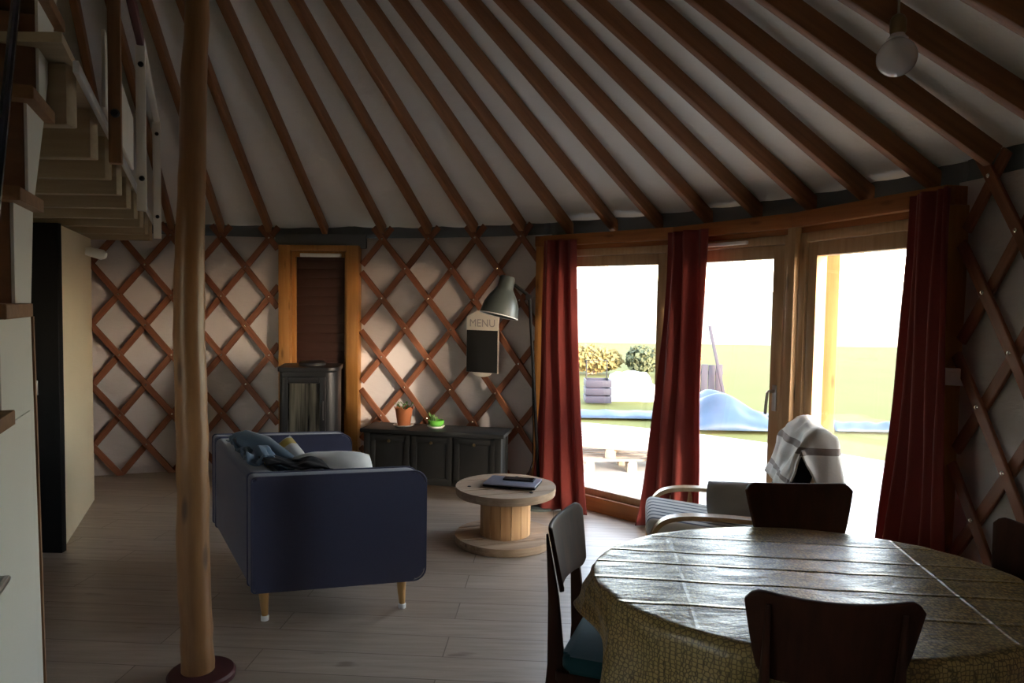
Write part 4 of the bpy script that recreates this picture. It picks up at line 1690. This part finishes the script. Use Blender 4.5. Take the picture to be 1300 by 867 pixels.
M['throw'] = mat_stripes('woven_throw', (0.72, 0.72, 0.68), [(0.16, (0.16, 0.12, 0.10)), (0.24, (0.72, 0.72, 0.68)), (0.52, (0.55, 0.43, 0.08)), (0.60, (0.72, 0.72, 0.68)), (0.78, (0.18, 0.15, 0.14)), (0.84, (0.72, 0.72, 0.68))], 2, 2.6)
bm = BM()
am = TM[t.name]


def ac(x, y, z):
    return am @ V((x, y, z))


wd = (ac(1, 0, 0) - ac(0, 0, 0))
drape(bm, [ac(0.0, -0.18, 0.64), ac(0, -0.235, 0.78), ac(0, -0.29, 0.90), ac(0, -0.33, 0.945), ac(0, -0.38, 0.95), ac(0, -0.425, 0.91), ac(0, -0.455, 0.76), ac(0, -0.46, 0.60)],
      wd, 0.80, nu=44, nv=44, amp=0.026, freq=6, seed=9, hang=0.235)
bl = obj('throw_blanket', bm, M['throw'], solid=0.007, smooth=180)
tag(bl, 'white throw with brown and mustard bands hung over the armchair back', 'blanket')

# ------------------------------------------------------------------ outside
bm = BM()
add_grid(bm, 40, 40, lambda u, v: V((-60 + 160 * u, -40 + 160 * v, -0.12 + 0.05 * noise.noise(V((u * 30, v * 30, 0))) + max(0, (math.hypot(-60 + 160 * u, -40 + 160 * v) - 45)) * 0.02)))
o = obj('ground', bm, M['grass'])
o['kind'] = 'structure'
bm = BM()
n = 48
a_, b_ = 20, 110
poly = [tuple(ring(a_ + (b_ - a_) * k / n, 0, R + 0.13).xy) for k in range(n + 1)] + [tuple(ring(b_ - (b_ - a_) * k / n, 0, R + 3.6).xy) for k in range(n + 1)]
add_prism(bm, poly, -0.10, -0.02)
o = obj('terrace', bm, M['deck'])
o['kind'] = 'structure'

bm = BM()
add_grid(bm, 30, 48, lambda u, v: V((-30 + 110 * u, 30 + 60 * v, -0.30 + 0.42 * min(1.0, v * 24) + 3.2 * v ** 1.5)))
M['far_haze'] = plain('pale_haze_ground', (0.30, 0.29, 0.19), 0.95, var=0.2, sc=0.3)  # pale colour stands in for haze over the far ground
o = obj('haze_field', bm, M['far_haze'])
o['kind'] = 'structure'
p = V((2.16, 4.99, 0))
bm = BM()
add_box(bm, (0, 0, 1.02), (0.105, 0.105, 2.04), None, 0.006)
tag(obj('porch_post', bm, M['post_out'], matrix=Matrix.Translation((p.x, p.y, -0.02))@ Matrix.Rotation(rad(-22), 4, 'Z')), 'sunlit square timber post outside the right glazed bay', 'post')
t = thing('porch_canopy', 'pale porch roof edge outside above the right glazed bay', 'canopy', ring(75, 2.2, R + 0.6))
bm = BM()
n = 16
poly = [tuple(ring(62 + 34 * k / n, 0, R + 0.16).xy) for k in range(n + 1)] + [tuple(ring(96 - 34 * k / n, 0, R + 1.35).xy) for k in range(n + 1)]
add_prism(bm, poly, 2.125, 2.165)
obj('canopy_board', bm, M['white_wood'], t, world=True)
bm = BM()
add_bar(bm, V((2.1, 5.02, 2.06)), V((3.25, 3.4, 2.06)), 0.06, 0.11, bev=0.004)
obj('canopy_beam', bm, M['frame_x'], t, world=True)
bm = BM()
add_tube(bm, [(2.62, 5.6, 1.92), (3.05, 5.6, 2.2)], 0.012, 8)
tag(obj('guy_rope', bm, M['cord']), 'thin slanting rope outside at the top of the right bay', 'rope')


def pallet(label, loc, rz, rx=0.0):
    t = thing('pallet', label, 'pallet', loc, rz, 'wooden pallets on the terrace')
    t.rotation_euler = (rx, 0, rz)
    TM[t.name] = Matrix.Translation(V(loc)) @ Matrix.Rotation(rz, 4, 'Z') @ Matrix.Rotation(rx, 4, 'X')
    for k in range(6):
        bm = BM()
        add_box(bm, (0, 0, 0), (0.90, 0.085, 0.018), None, 0.002)
        obj('deck_board', bm, M['pallet'], t, matrix=Matrix.Translation((0, -0.28 + 0.112 * k, 0.111)))
    for x in (-0.40, 0, 0.40):
        bm = BM()
        add_box(bm, (0, 0, 0), (0.66, 0.075, 0.018), None, 0.002)
        obj('bearer', bm, M['pallet'], t, matrix=Matrix.Translation((x, 0, 0.092)) @ Matrix.Rotation(PI / 2, 4, 'Z'))
        for y in (-0.28, 0, 0.28):
            bm = BM()
            add_box(bm, (x, y, 0.042), (0.09, 0.085, 0.082), None, 0.003)
            obj('block', bm, M['pallet'], t)


pallet('wooden pallet lying on the terrace outside the left bay', (1.08, 6.98, -0.02), rad(8))
pallet('wooden pallet stacked crooked on top of the lying pallet', (1.00, 7.02, 0.102), rad(-14), rad(4))

t = thing('crate', 'dark slate crate on the grass outside the left bay', 'crate', (1.42, 12.0, -0.1))
bm = BM()
for z in (0.07, 0.2, 0.33):
    add_box(bm, (0, -0.2, z), (0.42, 0.02, 0.11), None, 0.004)
    add_box(bm, (0, 0.2, z), (0.42, 0.02, 0.11), None, 0.004)
    add_box(bm, (-0.2, 0, z), (0.02, 0.38, 0.11), None, 0.004)
    add_box(bm, (0.2, 0, z), (0.02, 0.38, 0.11), None, 0.004)
obj('slats', bm, M['slate'], t)
bm = BM()
add_tube(bm, [(-0.17, 0.17, 0.0), (-0.17, 0.17, 0.68), (0.17, 0.17, 0.68), (0.17, 0.17, 0.0)], 0.012, 8)
obj('hoop', bm, M['iron'], t)
bm = BM()
add_ico(bm, (2.05, 12.6, 0.02), (0.48, 0.4, 0.36), 3, 0.35, 1.6, 2)
tag(obj('covered_heap', bm, M['white_panel']), 'pale covered heap to the right of the dark crate outside', 'heap')
bm = BM()
add_grid(bm, 40, 30, lambda u, v: V((2.35 + 1.5 * u, 9.35 + 1.6 * v, -0.08 + max(0.0, (0.40 * math.exp(-((u - 0.32) / 0.34) ** 2) + 0.12 * noise.noise(V((u * 5, v * 5, 1)))) * math.sin(PI * min(1, max(0, v))) ** 0.6))))
tag(obj('blue_tarp', bm, M['tarp'], solid=0.01, smooth=180), 'blue tarpaulin heaped on the grass outside the handle door', 'tarpaulin')
bm = BM()
add_grid(bm, 30, 8, lambda u, v: V((4.25 + 1.35 * u, 9.5 + 0.35 * v, -0.09 + 0.09 * math.sin(PI * v) * (1 + 0.5 * noise.noise(V((u * 8, v, 4)))))))
tag(obj('blue_tarp', bm, M['tarp'], solid=0.01, smooth=180), 'flat strip of blue tarpaulin outside the right bay', 'tarpaulin')
bm = BM()
add_grid(bm, 30, 8, lambda u, v: V((0.5 + 1.6 * u, 10.3 + 0.7 * v, -0.09 + 0.05 * math.sin(PI * v) * (1 + 0.5 * noise.noise(V((u * 8, v, 4)))))))
tag(obj('blue_tarp', bm, M['tarp'], solid=0.01, smooth=180), 'flat blue grey sheet on the grass outside the left bay', 'tarpaulin')
t = thing('board_fence', 'short slate grey board fence beyond the blue tarpaulin heap', 'fence', (3.42, 12.6, -0.1))
for k in range(4):
    bm = BM()
    add_box(bm, (-0.21 + 0.125 * k, 0, 0.30 + 0.01 * (k % 2)), (0.115, 0.03, 0.60), None, 0.004)
    obj('board', bm, M['slate'], t)
bm = BM()
for z in (0.14, 0.46):
    add_box(bm, (-0.02, 0.035, z), (0.52, 0.035, 0.06), None, 0.004)
obj('rail', bm, M['slate'], t)
bm = BM()
add_bar(bm, (3.66, 12.45, -0.10), (3.37, 12.50, 1.18), 0.05, 0.03, V((0, 1, 0)), 0.004)
tag(obj('leaning_plank', bm, M['slate']), 'slim grey plank leaning to the left beside the board fence outside', 'plank')


def bush(label, c, s, mt, seed):
    t = thing('bush', label, 'bush', (c[0], c[1], -0.1), 0, 'bushes at the meadow edge')
    bm = BM()
    rnd = random.Random(seed)
    for k in range(900):
        d = V((rnd.gauss(0, 1), rnd.gauss(0, 1), rnd.gauss(0, 1))).normalized() * rnd.uniform(0.6, 1.0)
        p = V((d.x * s[0], d.y * s[1], s[2] * (0.55 + 0.5 * d.z)))
        a = V((rnd.uniform(-1, 1), rnd.uniform(-1, 1), rnd.uniform(-1, 1))).normalized() * 0.085
        b = a.orthogonal().normalized() * 0.05
        vs = [bm.verts.new(p + q) for q in (a, b, -a, -b)]
        bm.faces.new(vs)
    obj('foliage', bm, M[mt], t)
    bm = BM()
    for k in range(5):
        an = k * 1.26
        add_tube(bm, [(0.05 * math.cos(an), 0.05 * math.sin(an), 0), (s[0] * 0.4 * math.cos(an), s[1] * 0.4 * math.sin(an), s[2] * 0.7)], [0.04, 0.015], 6)
    obj('stems', bm, M['pallet'], t)


bush('yellowish bush at the far left behind the dark crate', (1.85, 17.0, 0), (0.75, 0.5, 0.62), 'bush_autumn', 1)
bush('dark green bush in the middle of the left bay view', (2.95, 16.6, 0), (0.34, 0.4, 0.66), 'bush', 2)
bush('yellow bush right of the dark green one, seen through the left bay', (4.05, 18.0, 0), (0.62, 0.5, 0.66), 'bush_autumn', 3)

# ------------------------------------------------------------------ light
world = bpy.data.worlds.new('world')
scene.world = world
world.use_nodes = True
nt = world.node_tree
nt.nodes.clear()
sky = nt.nodes.new('ShaderNodeTexSky')
sky.sky_type = 'NISHITA'
sky.sun_disc = False
sun_dir = V((0.714, -0.70, 0.167)).normalized()
sky.sun_elevation = math.asin(sun_dir.z)
sky.sun_rotation = math.atan2(sun_dir.x, sun_dir.y)
sky.air_density = 1.0
sky.dust_density = 0.7
bg = nt.nodes.new('ShaderNodeBackground')
bg.inputs['Strength'].default_value = 3.4
hsv = nt.nodes.new('ShaderNodeHueSaturation')
hsv.inputs['Saturation'].default_value = 0.65
nt.links.new(sky.outputs[0], hsv.inputs['Color'])
wbal = nt.nodes.new('ShaderNodeMix')
wbal.data_type = 'RGBA'
wbal.blend_type = 'MULTIPLY'
wbal.inputs[0].default_value = 1.0
wbal.inputs[7].default_value = (1.0, 0.965, 0.985, 1)
nt.links.new(hsv.outputs[0], wbal.inputs[6])
nt.links.new(wbal.outputs[2], bg.inputs['Color'])
wo = nt.nodes.new('ShaderNodeOutputWorld')
nt.links.new(bg.outputs[0], wo.inputs['Surface'])
sl = bpy.data.lights.new('sun', 'SUN')
sl.energy = 4.0
sl.angle = rad(0.6)
sl.color = (1.0, 0.82, 0.62)
so = bpy.data.objects.new('sun', sl)
COL.objects.link(so)
so.rotation_euler = (-sun_dir).to_track_quat('-Z', 'Y').to_euler()
so.location = sun_dir * 20

scene.cycles.use_denoising = True
scene.cycles.max_bounces = 14
scene.cycles.diffuse_bounces = 7
scene.cycles.transparent_max_bounces = 16
scene.cycles.sample_clamp_indirect = 8.0
scene.view_settings.view_transform = 'Standard'
scene.view_settings.look = 'None'
scene.view_settings.exposure = 0.40
scene.view_settings.gamma = 1.0
scene.view_settings.use_curve_mapping = False
